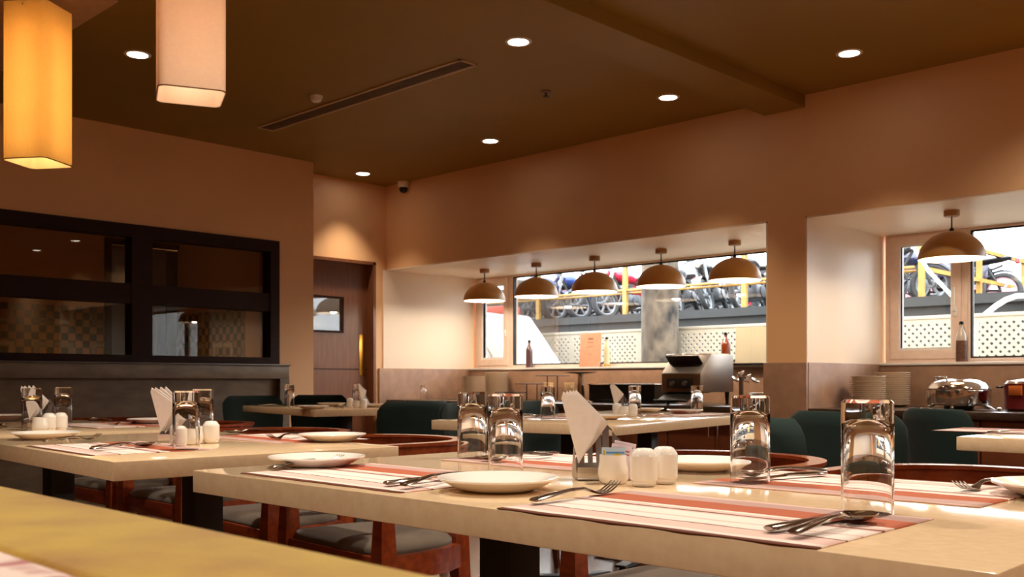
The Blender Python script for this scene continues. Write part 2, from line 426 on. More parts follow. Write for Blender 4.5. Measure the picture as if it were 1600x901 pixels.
# patterned tile dado and doorway with painted-in blue glow of the kitchen beyond the glass
def tile_mat():
    m, nt, p = new_mat('patterned_cement_tiles')
    tc = nt.nodes.new('ShaderNodeTexCoord'); mp = nt.nodes.new('ShaderNodeMapping'); mp.inputs['Scale'].default_value = (3.6, 3.6, 3.6)
    nt.links.new(tc.outputs['Object'], mp.inputs[0])
    v = nt.nodes.new('ShaderNodeTexVoronoi'); v.inputs['Scale'].default_value = .5; v.distance = 'CHEBYCHEV'; v.inputs['Randomness'].default_value = 0
    c = nt.nodes.new('ShaderNodeTexChecker'); c.inputs['Scale'].default_value = 4
    b = nt.nodes.new('ShaderNodeTexBrick'); b.offset = 0; b.inputs['Scale'].default_value = 1; b.inputs['Brick Width'].default_value = 1; b.inputs['Row Height'].default_value = 1; b.inputs['Mortar Size'].default_value = .02
    b.inputs['Color1'].default_value = lin((210,200,170)); b.inputs['Color2'].default_value = lin((90,96,80)); b.inputs['Mortar'].default_value = lin((60,50,40)); b.inputs['Bias'].default_value = 0
    sp = nt.nodes.new('ShaderNodeSeparateXYZ'); cb = nt.nodes.new('ShaderNodeCombineXYZ')
    nt.links.new(mp.outputs[0], sp.inputs[0]); ad = nt.nodes.new('ShaderNodeMath'); nt.links.new(sp.outputs[0], ad.inputs[0]); nt.links.new(sp.outputs[1], ad.inputs[1]); nt.links.new(ad.outputs[0], cb.inputs[0]); nt.links.new(sp.outputs[2], cb.inputs[1])
    for n in (v, c, b): nt.links.new(cb.outputs[0], n.inputs[0])
    c.inputs['Color1'].default_value = lin((184,144,88)); c.inputs['Color2'].default_value = lin((58,76,68))
    mx = nt.nodes.new('ShaderNodeMix'); mx.data_type = 'RGBA'; mx.inputs[0].default_value = .5
    w = nt.nodes.new('ShaderNodeMath'); w.operation = 'SINE'; ws = nt.nodes.new('ShaderNodeMath'); ws.operation = 'MULTIPLY'; ws.inputs[1].default_value = 26
    nt.links.new(v.outputs['Distance'], ws.inputs[0]); nt.links.new(ws.outputs[0], w.inputs[0]); nt.links.new(w.outputs[0], mx.inputs[0])
    nt.links.new(c.outputs[0], mx.inputs[6]); nt.links.new(b.outputs[0], mx.inputs[7]); nt.links.new(mx.outputs[2], p.inputs['Base Color'])
    p.inputs['Roughness'].default_value = .3
    return m
XK = -9.9
KY = lambda px: XK*dirv(px)[1]/dirv(px)[0]
ky0, ky1 = KY(172), KY(306)
bm = NB(); box(bm, XK-.12, XK, YF, ky0, 0, HC); box(bm, XK-.12, XK, ky1, YP, 0, HC); box(bm, XK-.12, XK, ky0, ky1, 2.33, HC)
struct('wall_inner', bm, M['cream'])
bm = NB(); box(bm, XK, XK+.015, YF, ky0-.06, 0, 1.66); box(bm, XK, XK+.015, ky1+.06, YP-.12, 0, 1.62); box(bm, XK+.015, XP-.16, YP-.135, YP-.12, 0, 1.62); struct('trim_11', bm, tile_mat())
bm = NB(); box(bm, XK, XK+.04, ky0-.06, ky0, 0, 2.37); box(bm, XK, XK+.04, ky1, ky1+.06, 0, 2.37); box(bm, XK, XK+.04, ky0, ky1, 2.31, 2.37)
struct('trim_12', bm, M['frame_dark'])
d = thing('door_2', (XK-.06, 0, 0)); d['kind'] = 'structure'
bm = NB(); box(bm, -.02, .02, ky0, KY(262), 0, 2.31); obj('door_leaf', bm, mat('painted_blue_glow_door', (150,180,226), .35, .3, var=.1, scale=2), d)  # bluish glow of the doorway is put into this leaf's base colour
bm = NB(); box(bm, .02, .03, KY(243), KY(247), 0, 1.75); box(bm, .02, .03, KY(228), KY(230), 0, 1.75); box(bm, .02, .03, ky0, KY(262), 1.75, 1.765); obj('door_trim', bm, M['steel'], d)
bm = NB(); box(bm, -.02, .0, KY(262)+.02, ky1, 0, 2.31); obj('door_leaf', bm, mat('charcoal_door', (46,48,52), .5, var=.1), d)
# slim pipe seen behind the right pane
bm = NB(); tube(bm, [(-8.6, -8.6*dirv(382)[1]/dirv(382)[0], 0), (-8.6, -8.6*dirv(382)[1]/dirv(382)[0], HC)], .02); tag(obj('water_pipe', bm, M['black']), 'thin dark vertical pipe behind the right pane of the dark partition window', 'pipe')
def area_lamp(name, loc, w, size, col, rot=(0,0,0)):
    l = bpy.data.lights.new(name, 'AREA'); l.energy = w; l.size = size; l.color = col
    o = bpy.data.objects.new(name, l); COL.objects.link(o); o.location = loc; o.rotation_euler = rot
    return o

# ================================================================== CEILING THINGS
WARM = (1.0, .80, .58)
def downlight(loc, label, energy=None, group='round recessed downlights in the ceiling', cone=84):
    t = thing('ceiling_downlight', loc); tag(t, label, 'ceiling light', group)
    bm = NB(); lathe(bm, [(.062, -.004), (.068, -.006), (.078, -.004), (.08, 0), (.06, .0), (.06, -.004)], 36, close=True); recalc(bm); obj('trim_ring', bm, M['white'], t)
    bm = NB(); lathe(bm, [(0, -.003), (.061, -.003), (.061, -.001), (0, -.001)], 36); recalc(bm); obj('diffuser', bm, DL, t)
    l = bpy.data.lights.new('downlight_lamp', 'SPOT'); l.energy = (energy or 1)*DOWN_W*4; l.color = WARM if cone < 100 else (1, .87, .70); l.spot_size = math.radians(cone); l.spot_blend = .9; l.shadow_soft_size = .05
    o = bpy.data.objects.new('downlight_lamp', l); COL.objects.link(o); o.parent = t; o.location = (0, 0, -.02)
    return t
DL = emat('downlight_diffuser', (255,240,225), 22)
downlight((-5.831, 2.722, HC), 'downlight at the left of the ceiling between the two square hanging shades')
downlight((-4.01, 4.177, HC), 'downlight near the top middle of the ceiling beyond the right end of the linear vent')
downlight((-5.834, 5.741, HC), 'downlight in the row along the window wall, middle one left of the beam', 1.3)
downlight((-7.629, 5.792, HC), 'farthest downlight, in front of the brown door', 1.15)
downlight((-4.043, 5.73, HC), 'downlight beside the left edge of the ceiling beam', 1.3)
downlight((-2.71, 5.725, HC), 'downlight right of the ceiling beam', 1.3)
for q in ((-1.0, 5.72), (.45, 5.72), (2.6, 5.72), (-2.2, 1.6), (-.6, 2.4), (-2.0, -1.0), (1.8, 1.8), (1.4, -1.4), (.5, -1.1)):  # leading entries continue the window row; the rest are unseen fill lamps, added
    downlight((q[0], q[1], HC), 'round recessed downlight in the ceiling outside the picture, from the window row and the added fill lamps', 2.4, cone=140)
# linear slot vent
t = tag(thing('ceiling_vent', (-5.65, 4.22, HC)), 'long narrow grey air vent set in the ochre ceiling', 'vent')
bm = NB(); L, W2 = 1.17, .075
box(bm, -L, L, -W2, -W2+.012, -.01, 0); box(bm, -L, L, W2-.012, W2, -.01, 0); box(bm, -L, -L+.012, -W2, W2, -.01, 0); box(bm, L-.012, L, -W2, W2, -.01, 0)
obj('vent_frame', bm, mat('beige_vent_frame', (214,184,150), .5, var=.03), t)
bm = NB()
for k in range(5): box(bm, -L+.012, L-.012, -.05+k*.025-.004, -.05+k*.025+.004, -.008, -.002, mtx=None)
obj('slat', bm, M['grille'], t)
bm = NB(); box(bm, -L, L, -W2+.01, W2-.01, -.002, 0); obj('backing', bm, mat('vent_duct', (92,72,56), .7, var=.05), t)
t = tag(thing('smoke_detector', (-5.79, 3.99, HC)), 'small white smoke detector on the ceiling beside the long vent', 'smoke detector')
bm = NB(); lathe(bm, [(0, -.04), (.026, -.04), (.038, -.028), (.04, -.01)], 24); recalc(bm); obj('cover', bm, M['white'], t)
bm = NB(); lathe(bm, [(0, -.01), (.045, -.01), (.046, 0), (0, 0)], 24); recalc(bm); obj('base', bm, M['white'], t)
t = tag(thing('sprinkler_head', (-4.556, 5.019, HC)), 'small dark sprinkler head on the ceiling', 'sprinkler')
bm = NB(); lathe(bm, [(0, -.012), (.03, -.01), (.035, 0), (0, 0)], 20); recalc(bm); obj('escutcheon', bm, M['grille'], t)
bm = NB(); lathe(bm, [(0, -.04), (.02, -.04), (.02, -.036), (.006, -.036), (.006, -.012), (0, -.012)], 16); recalc(bm); obj('deflector', bm, M['black'], t)
t = tag(thing('security_camera', (on_y(635, YW), YW-.04, HC-.03)), 'white dome security camera high in the corner above the door side', 'camera')
bm = NB(); lathe(bm, [(0, 0), (.055, 0), (.055, -.03), (.05, -.06), (0, -.06)], 28, mtx=T(z=.03)); recalc(bm); obj('housing', bm, M['white'], t)
bm = NB(); lathe(bm, [(.042, -.02), (.04, -.045), (.03, -.065), (0, -.075)], 24, mtx=T(z=-.01)); recalc(bm); obj('dome', bm, M['blackg'], t)

# square fabric hanging shades and their canopy
def shade_mat(name, rgb, tr):
    m, nt, p = new_mat(name); nt.nodes.remove(p)
    o = nt.nodes['Material Output']; d = nt.nodes.new('ShaderNodeBsdfDiffuse'); t = nt.nodes.new('ShaderNodeBsdfTranslucent'); mx = nt.nodes.new('ShaderNodeMixShader')
    tc = nt.nodes.new('ShaderNodeTexCoord'); n = nt.nodes.new('ShaderNodeTexNoise'); n.inputs['Scale'].default_value = 90
    r = nt.nodes.new('ShaderNodeValToRGB'); r.color_ramp.elements[0].color = lin(tuple(c*.95 for c in rgb)); r.color_ramp.elements[1].color = lin(rgb)
    nt.links.new(tc.outputs['Object'], n.inputs[0]); nt.links.new(n.outputs[0], r.inputs[0]); nt.links.new(r.outputs[0], d.inputs[0]); nt.links.new(r.outputs[0], t.inputs[0])
    mx.inputs[0].default_value = tr; nt.links.new(d.outputs[0], mx.inputs[1]); nt.links.new(t.outputs[0], mx.inputs[2]); nt.links.new(mx.outputs[0], o.inputs[0])
    return m
def square_lamp(loc, rz, w, hgt, label, m, energy, col):
    t = tag(thing('fabric_pendant_lamp', loc, rz), label, 'pendant lamp', 'square fabric pendant lamps')
    def rr(w, r, n=6):
        out = []
        for cx, cy, a0 in ((w-r, w-r, 0), (-w+r, w-r, 90), (-w+r, -w+r, 180), (w-r, -w+r, 270)):
            for k in range(n+1):
                a = math.radians(a0 + 90*k/n); out.append((cx+r*math.cos(a), cy+r*math.sin(a)))
        return out
    bm = NB(); o_, i_ = rr(w/2, w*.13), rr(w/2-.003, w*.13-.002)
    loft(bm, [[Vector((x, y, 0)) for x, y in o_], [Vector((x, y, hgt)) for x, y in o_], [Vector((x, y, hgt)) for x, y in i_], [Vector((x, y, 0)) for x, y in i_]], closed=True); recalc(bm)
    obj('lamp_shade', bm, m, t)
    bm = NB(); q = rr(w/2+.001, w*.13); tube(bm, [(x, y, .002) for x, y in q], .0022, 6, closed=True); obj('rim_wire', bm, mat('brown_trim_tape', (120,84,52), .7), t)
    bm = NB(); tube(bm, [(0, 0, hgt-.05), (0, 0, HC-.09-loc[2])], .006); tube(bm, [(-w/2, 0, hgt-.02), (w/2, 0, hgt-.02)], .003); obj('stem', bm, M['black'], t)
    bm = NB(); lathe(bm, [(0, -.05), (.02, -.04), (.03, -.01), (.022, .03), (.014, .06), (0, .06)], 20, mtx=T(z=hgt*.8)); recalc(bm); obj('light_bulb', bm, emat('warm_bulb', (255,200,120), 6), t)
    l = bpy.data.lights.new('pendant_lamp', 'POINT'); l.energy = energy/4; l.color = col; l.shadow_soft_size = .08
    for zz in (.12, .34, .56, .78):
        o = bpy.data.objects.new('pendant_lamp', l); COL.objects.link(o); o.parent = t; o.location = (0, 0, hgt*zz)
c1 = (sum(p[0] for p in ((-4.932,1.65),(-4.754,1.768),(-4.889,1.963),(-5.082,1.836)))/4, sum(p[1] for p in ((-4.932,1.65),(-4.754,1.768),(-4.889,1.963),(-5.082,1.836)))/4)
c2 = (-3.363, 1.770)
square_lamp((c1[0], c1[1], 1.96), math.radians(34+90), .228, .74, 'glowing yellow-orange square fabric hanging shade at the far left', shade_mat('yellow_shade_fabric', (246,218,160), .5), FAB_W[0], (1, .88, .64))
square_lamp((c2[0], c2[1], 1.96), math.radians(66), .232, .74, 'pinkish-white square fabric hanging shade, the nearer and shorter looking one', shade_mat('white_shade_fabric', (238,214,190), .4), FAB_W[1], (1, .84, .66))
bm = NB(); box(bm, -6.6, -4.972, 1.2, 2.22, HC-.05, HC, bev=.005); tag(obj('lamp_canopy', bm, mat('light_brown_canopy_panel', (190,150,112), .5, var=.03)), 'flat light brown ceiling canopy panel that the left square shade hangs from', 'ceiling panel')
bm = NB(); box(bm, c2[0]-.1, c2[0]+.1, c2[1]-.1, c2[1]+.1, HC-.04, HC, bev=.005); tag(obj('lamp_canopy', bm, M['white']), 'small ceiling mount above the nearer square shade', 'ceiling panel')

# dome pendants in the recesses
PW = emat('white_dome_lining', (255,226,190), .0)
def dome_lamp():
    t = thing('dome_pendant_lamp'); R, Hh = .212, .185
    pr = [(R*math.cos(a), Hh*math.sin(a)) for a in [k*PI/2/14 for k in range(14)]] + [(.012, Hh)]
    bm = NB(); lathe(bm, pr + [(0, Hh)], 44); recalc(bm); obj('dome_shade', bm, M['pendant'], t)
    bm = NB(); lathe(bm, [(R, 0)] + [(r*.975, z*.965-.002) for r, z in pr] + [(0, Hh*.965-.002)], 44); recalc(bm)
    obj('shade_lining', bm, mat('white_dome_lining_paint', (252,240,224), .5), t)
    bm = NB(); tube(bm, [(0, 0, Hh-.005), (0, 0, .29)], .005); lathe(bm, [(0, Hh+.02), (.012, Hh+.02), (.016, Hh-.005), (0, Hh-.005)], 16); obj('stem', bm, M['black'], t)
    bm = NB(); lathe(bm, [(0, .282), (.046, .282), (.05, .286), (.05, .32), (0, .32)], 32); recalc(bm); obj('ceiling_cup', bm, mat('brown_ceiling_cup', (168,124,76), .45, var=.03), t)
    bm = NB(); lathe(bm, [(0, .035), (.02, .04), (.03, .06), (.024, .09), (.014, .12), (.014, .17), (0, .17)], 20); recalc(bm); obj('light_bulb', bm, emat('dome_bulb', (255,215,160), 8), t)
    l = bpy.data.lights.new('dome_lamp', 'POINT'); l.energy = PEND_W; l.color = (1, .86, .68); l.shadow_soft_size = .05
    o = bpy.data.objects.new('dome_lamp', l); COL.objects.link(o); o.parent = t; o.location = (0, 0, .045)
    return t
DK = Kind(dome_lamp)
yp = 6.97
for i, (px, lab) in enumerate(((757, 'mustard dome pendant in front of the opening window sash, leftmost of the five'), (838, 'mustard dome pendant hanging above the bottle of dark sauce, second from the left'),
        (929, 'mustard dome pendant hanging above the menu card, middle one of the left recess'), (1033, 'mustard dome pendant in front of the concrete column, fourth from the left'),
        (1148, 'mustard dome pendant beside the pier, rightmost of the five in the left recess'), (1487, 'mustard dome pendant hanging alone in the right recess above the chafing dish'))):
    y = yp if i < 5 else 6.75
    DK.put((on_y(px, y), y, ZH-.333), 0, lab, 'pendant lamp', 'mustard dome pendant lamps', s=1)

# ================================================================== COUNTERS
def counter(x0, x1, label, labelc, n):
    bm = NB(); box(bm, x0, x1, YW-.02, YB-.1, ZC-.045, ZC, bev=.004); tag(obj('worktop', bm, M['counter']), label, 'counter', 'stone worktops under the windows')
    wd = (x1-x0)/n
    for k in range(n):
        a = x0+k*wd+.002; b = x0+(k+1)*wd-.002
        t = tag(thing('base_cabinet', ((a+b)/2, YW+.03, 0)), labelc[k] if isinstance(labelc, list) else labelc, 'cabinet', 'brown base cabinets under the '+('left' if x0 < -4 else 'right')+' worktop')
        h = (b-a)/2
        bm = NB(); box(bm, -h, h, .02, 1.05, .08, ZC-.046); box(bm, -h, h, .06, 1.0, 0, .08); obj('body', bm, M['cabinet'], t)
        for s in (-1, 1):
            bm = NB(); box(bm, min(0, s*h)+.003, max(0, s*h)-.003, 0, .02, .09, ZC-.06, bev=.003); dd = obj('cabinet_door', bm, M['cabinet'], t)
            bm = NB(); tube(bm, [(s*.04, 0, .5), (s*.04, -.025, .5), (s*.04, -.025, .6), (s*.04, 0, .6)], .004, 8); obj('door_handle', bm, M['steel'], dd)
counter(XL+.028, PX0-.028, 'dark stone worktop with plates and the toaster under the left windows', 'brown veneer base cabinet under the worktop of the left window recess', 5)
counter(PX1+.028, X2-.003, 'dark stone worktop with plates and the chafing dish under the right windows', 'brown veneer base cabinet under the worktop of the right window recess', 4)
ZT = ZC+.001

def plate_bm(r=.095, h=.021, n=48):
    bm = NB(); k = r/.095
    pr = [(0, .005), (.045*k, .005), (.056*k, .006), (.068*k, .0115*h/.021), (.086*k, h-.003), (.0945*k, h), (.0955*k, h-.001), (.0945*k, h-.0035), (.086*k, h-.0065), (.07*k, .006), (.058*k, .0022), (.054*k, 0), (.05*k, 0), (.048*k, .002), (0, .002)]
    lathe(bm, pr, n); recalc(bm); return bm
stackplate = Kind(lambda: obj('dinner_plate', plate_bm(.125, .022, 36), mat('warm_white_stack_porcelain', (232,212,188), .2, var=.01)))
smallstack = Kind(lambda: obj('side_plate', plate_bm(.085, .018, 32), M['porcelain']))
def stack(K, px, y, n, pitch, low, top, group, cat='plate'):
    x = on_y(px, y)
    for k in range(n):
        K.put((x+random.uniform(-.0015, .0015), y+random.uniform(-.0015, .0015), ZT+k*pitch), 0, top if k == n-1 else low, cat, group)
stack(stackplate, 741, 7.12, 17, .0135, 'white dinner plate in the left, lower pile of the left recess', 'topmost white dinner plate of the left, lower pile of the left recess', 'plates in the left pile of the left recess')
stack(stackplate, 776, 7.34, 20, .0135, 'white dinner plate in the right, taller pile of the left recess', 'topmost white dinner plate of the right, taller pile of the left recess', 'plates in the right pile of the left recess')
stack(stackplate, 1356, 6.85, 16, .0135, 'white dinner plate in the left, front pile on the counter below the right window', 'topmost white dinner plate of the front pile below the right window', 'plates in the front pile of the right recess')
stack(stackplate, 1394, 7.16, 18, .0135, 'white dinner plate in the rear pile on the counter below the right window', 'topmost white dinner plate of the rear pile below the right window', 'plates in the rear pile of the right recess')
stack(smallstack, 1188, 6.55, 8, .012, 'small plate in the short pile beside the stone pier', 'topmost small plate of the short pile beside the stone pier', 'small plates in the short pile')

# conveyor toaster
tx, ty = on_y(1089, 6.78), 6.78
t = tag(thing('conveyor_toaster', (tx-.0, ty, ZT), 0), 'stainless steel conveyor toaster with black grill opening on four legs', 'toaster')
bm = NB(); W_ = .185
prism(bm, [(-.23, .1), (.25, .1), (.25, .4), (-.08, .4), (-.23, .25)], 2*W_, axis='x', bev=.004); obj('housing', bm, M['steeld'], t)
bm = NB(); box(bm, -W_+.012, W_-.012, -.236, -.228, .105, .245, bev=.003); obj('front_panel', bm, mat('bronze_steel_front', (128,98,72), .35, .8, var=.05), t)
bm = NB(); m_ = T(y=-.157, z=.327, rx=math.radians(-45)); box(bm, -W_+.03, W_-.03, -.085, .075, -.002, .006, mtx=m_); o = obj('feed_opening', bm, M['black'], t)
bm = NB()
for k in range(9): tube(bm, [m_ @ Vector((-W_+.05+k*.034, -.08, .012)), m_ @ Vector((-W_+.05+k*.034, .07, .012))], .0025, 6)
tube(bm, [m_ @ Vector((-W_+.03, -.085, .018)), m_ @ Vector((W_-.03, -.085, .018))], .005, 8)
obj('grill_rack', bm, M['chrome'], t)
bm = NB(); box(bm, -.13, .12, -.242, -.236, .13, .21, bev=.002); obj('control_panel', bm, M['black'], t)
for x in (-.07, .05):
    bm = NB(); lathe(bm, [(0, .02), (.018, .018), (.02, 0), (0, 0)], 20, mtx=T(x, -.242, .17, rx=PI/2)); recalc(bm); obj('knob', bm, M['steel'], t)
for x in (-.15, .15):
    for y in (-.19, .21):
        bm = NB(); lathe(bm, [(0, 0), (.012, 0), (.02, .1), (0, .1)], 16, mtx=T(x, y, 0)); recalc(bm); obj('leg', bm, M['black'], t)
bm = NB(); prism(bm, [(-.36, .03), (-.2, .1), (-.05, .1), (-.05, .094), (-.2, .094), (-.36, .024), (-.39, .04), (-.385, .045)], .3, axis='x'); obj('slide_tray', bm, M['black'], t)
bm = NB(); box(bm, -.16, .16, -.06, .23, .401, .409, bev=.003); obj('top_plate', bm, M['beigepl'], t)
# chafing dish
def cyl(bm, r0, r1, z0, z1, n=40, mtx=None): return lathe(bm, [(0, z0), (r0, z0), (r1, z1), (0, z1)], n, mtx)
cx, cy = on_y(1498, 6.72), 6.72
t = tag(thing('chafing_dish', (cx, cy, ZT), math.radians(-42)), 'round stainless steel chafing dish with a domed lid on the right counter', 'chafing dish')
bm = NB(); lathe(bm, [(0, .03), (.185, .03), (.195, .045), (.197, .13), (.205, .136), (.205, .14), (.19, .14), (0, .139)], 52); recalc(bm); obj('water_pan', bm, M['chrome'], t)
bm = NB(); lathe(bm, [(.188, .141), (.186, .148), (.165, .175), (.12, .195), (.06, .204), (0, .206)], 52); lathe(bm, [(.188, .141), (0, .1415)], 52); recalc(bm); o = obj('lid', bm, M['chrome'], t)
bm = NB(); tube(bm, [(-.12, -.09, .18), (-.12, -.1, .215), (.06, -.12, .215), (.06, -.11, .19)], .006, 10); obj('lid_handle', bm, M['chrome'], o)
for a in (40, 140, 220, 320):
    a = math.radians(a); bm = NB()
    tube(bm, [(.15*math.cos(a), .15*math.sin(a), .035), (.19*math.cos(a), .19*math.sin(a), .02), (.2*math.cos(a), .2*math.sin(a), .012)], [.008, .01, .0115], 12); obj('leg', bm, M['chrome'], t)
for s in (-1, 1):
    bm = NB(); tube(bm, [(s*.2, -.04, .12), (s*.235, -.03, .125), (s*.235, .03, .125), (s*.2, .04, .12)], .005, 8); obj('handle', bm, M['chrome'], t)
bm = NB(); cyl(bm, .09, .09, .002, .029, 32); recalc(bm); obj('burner', bm, M['black'], t)
# red soup kettle at the right edge
cx, cy = on_y(1606, 6.75), 6.75
t = tag(thing('soup_kettle', (cx, cy, ZT)), 'dark red soup kettle cut by the right edge of the picture', 'kettle')
bm = NB(); lathe(bm, [(0, .0), (.12, 0), (.135, .015), (.138, .165), (.142, .172), (.13, .174), (0, .174)], 48); recalc(bm); obj('kettle_body', bm, mat('dark_red_enamel', (110,24,28), .25, var=.03, coat=.5), t)
bm = NB(); lathe(bm, [(.132, .175), (.12, .19), (.06, .2), (0, .203)], 40); lathe(bm, [(.132, .175), (0, .1755)], 40); recalc(bm); obj('lid', bm, M['chrome'], t)
bm = NB(); box(bm, -.03, .06, -.142, -.13, .1, .16, bev=.002, mtx=T(rz=math.radians(-20))); obj('sticker', bm, mat('orange_sticker', (190,96,30), .5), t)
bm = NB(); tube(bm, [(-.13, -.05, .15), (-.17, -.06, .15)], .007, 10); obj('knob', bm, M['blackg'], t)

# cutlery makers --------------------------------------------------
def ell(w, t, n=8): return [(w/2*math.cos(2*PI*k/n), t/2*math.sin(2*PI*k/n)) for k in range(n)]
def rod(bm, st, n=10):          # st: (x, width, thick, z)
    return loft(bm, [[Vector((x, a, z+b)) for a, b in ell(w, t, n)] for x, w, t, z in st])
HANDLE = [(0, .012, .004, .006), (.004, .018, .0062, .0062), (.04, .0165, .006, .0095), (.085, .011, .005, .013), (.115, .0082, .005, .0122), (.128, .0085, .0042, .009)]
def fork():
    bm = NB(); rod(bm, HANDLE + [(.14, .016, .0026, .005), (.15, .023, .0022, .0025), (.158, .024, .002, .0022)])
    for k in range(4):
        y = -.0093 + k*.0062
        loft(bm, [[Vector((x, y*f+a, z+b)) for a, b in ell(w, .0024, 6)] for x, w, z, f in ((.155, .0046, .0024, 1), (.17, .004, .0045, 1), (.185, .0034, .0105, .98), (.197, .0016, .017, .95))])
    recalc(bm); return obj('dinner_fork', bm, M['cutlery'])
def spoon():
    bm = NB(); rod(bm, HANDLE + [(.136, .012, .0025, .006)])
    n, mm = 12, 10; L, Wd, D = .062, .041, .0085
    for off in (0, .0014):
        g = []
        for i in range(n+1):
            u = i/n; s = math.sin(PI*min(1, max(0, u)))**.62 if 0 < u < 1 else .04; row = []
            for j in range(mm+1):
                v = -1+2*j/mm; row.append(bm.verts.new((.132+L*u, v*Wd/2*s, .0105-D*(1-v*v)*s*math.sin(PI*(.15+.75*u))-off+.0 )))
            g.append(row)
        for i in range(n):
            for j in range(mm): bm.faces.new((g[i][j], g[i+1][j], g[i+1][j+1], g[i][j+1]))
        if off == 0: top = g
        else:
            per = [(i, 0) for i in range(n)] + [(n, j) for j in range(mm)] + [(i, mm) for i in range(n, 0, -1)] + [(0, j) for j in range(mm, 0, -1)]
            for a, b in zip(per, per[1:]+per[:1]):
                bm.faces.new((top[a[0]][a[1]], top[b[0]][b[1]], g[b[0]][b[1]], g[a[0]][a[1]]))
    recalc(bm); return obj('dinner_spoon', bm, M['cutlery'])
def knife():
    t = thing('table_knife')
    bm = NB(); rod(bm, [(0, .012, .004, .005), (.003, .017, .007, .005), (.05, .015, .007, .006), (.09, .011, .006, .0065), (.1, .009, .005, .0065)]); recalc(bm); obj('handle', bm, M['cutlery'], t)
    bm = NB(); loft(bm, [[Vector((x, y0, z)), Vector((x, y1, z-.0004)), Vector((x, y1, z+.0004)), Vector((x, y0, z+.0018))] for x, y0, y1, z in ((.098, -.005, .004, .0055), (.11, -.006, .009, .0045), (.17, -.006, .0105, .003), (.195, -.005, .008, .002), (.208, -.001, .001, .0018))])
    recalc(bm); obj('blade', bm, M['cutlery'], t)
    return t
FK, SP, KN = Kind(fork), Kind(spoon), Kind(knife)
def lay(K, p0, p1, z, label, cat, group=None, tilt=0):
    """cutlery with its handle end at p0 pointing to p1"""
    a = math.atan2(p1[1]-p0[1], p1[0]-p0[0])
    return K.put((p0[0], p0[1], z), a, label, cat, group, rot=(0, -tilt, a))

# serving pieces on the counters
lay(SP, (on_y(1462, 6.47), 6.47), (on_y(1440, 6.6), 6.6), ZT, 'serving spoon lying on the counter left of the chafing dish', 'spoon')
t = tag(thing('serving_tongs', (on_y(1560, 6.5), 6.5, ZT), math.radians(160)), 'black handled steel tongs lying between the chafing dish and the red kettle', 'tongs')
for s, nm in ((-1, 'arm'), (1, 'arm')):
    bm = NB(); rod(bm, [(0, .02, .004, .006), (.05, .018, .005, .018+.012*s), (.13, .014, .004, .03+.012*s), (.2, .02, .004, .012+.006*s), (.23, .026, .003, .006+.003*s)]); recalc(bm)
    o = obj(nm, bm, M['blackg'], t); o.location = (0, s*.016, 0)
bm = NB(); lathe(bm, [(0, .0), (.017, .004), (.02, .012), (.015, .022), (0, .026)], 16, mtx=T(-.008, 0, 0)); recalc(bm); obj('end_knob', bm, M['chrome'], t)

# stepped display risers and cake stand
for px, y, h, wd, lab in ((863, 7.3, .245, .34, 'tallest black metal riser on the left counter with a thin flat top'), (831, 7.02, .165, .33, 'middle black metal riser on the left counter'), (798, 6.72, .085, .3, 'lowest black metal riser beside the plate piles')):
    t = tag(thing('display_riser', (on_y(px, y), y, ZT), math.radians(44)), lab, 'display stand', 'stepped risers on the counter')
    bm = NB(); box(bm, -wd/2, wd/2, -.07, .07, h-.008, h, bev=.002); obj('top', bm, mat('smoked_glass_top', (70,60,56), .1, .6), t)
    for s in (-1, 1):
        bm = NB(); tube(bm, [(s*.05, 0, h-.008), (s*.05, 0, .005)], .005, 8); tube(bm, [(s*.05, -.08, .006), (s*.05, .08, .006)], .005, 8); obj('leg', bm, M['black'], t)
t = tag(thing('cake_stand', (on_y(907, 6.9), 6.9, ZT)), 'round cake stand with a flat black top on a tapered chrome stem', 'cake stand')
bm = NB(); lathe(bm, [(0, .252), (.02, .25), (.12, .262), (.145, .268), (.145, .272), (.12, .27), (0, .266)], 44); recalc(bm); obj('top', bm, mat('dark_metal_plate', (96,86,78), .2, .8), t)
bm = NB(); lathe(bm, [(0, .012), (.05, .012), (.045, .05), (.026, .22), (.03, .25), (0, .25)], 32); recalc(bm); obj('stem', bm, M['chrome'], t)
bm = NB(); lathe(bm, [(0, 0), (.075, 0), (.075, .006), (.05, .012), (0, .012)], 36); recalc(bm); obj('base', bm, M['chrome'], t)
lay(SP, (on_y(926, 6.62), 6.62), (on_y(906, 6.75), 6.75), ZT, 'long serving spoon resting on the counter by the cake stand', 'spoon', tilt=.05)
# black bain-marie trough
x0, x1 = on_y(938, 7.0), on_y(1040, 7.0)
t = tag(thing('food_warmer', ((x0+x1)/2, 7.02, ZT)), 'long black food warmer with a chrome rim left of the toaster', 'food warmer')
h = (x1-x0)/2
bm = NB()
box(bm, -h, h, -.18, -.165, .01, .155); box(bm, -h, h, .165, .18, .01, .155); box(bm, -h, -h+.015, -.165, .165, .01, .155); box(bm, h-.015, h, -.165, .165, .01, .155); box(bm, -h, h, -.165, .165, .01, .03)
obj('trough', bm, M['blackg'], t)
bm = NB()
for q in ((-h-.01, h+.01, -.19, -.165), (-h-.01, h+.01, .165, .19), (-h-.01, -h+.012, -.165, .165), (h-.012, h+.01, -.165, .165)): box(bm, *q, .155, .165, bev=.002)
obj('rim', bm, M['chrome'], t)
for k in range(1, 4):
    bm = NB(); box(bm, -h+k*2*h/4-.006, -h+k*2*h/4+.006, -.164, .164, .03, .15); obj('divider', bm, M['steeld'], t)
bm = NB(); box(bm, -h+.01, h-.01, -.17, .17, 0, .01); obj('base', bm, M['black'], t)

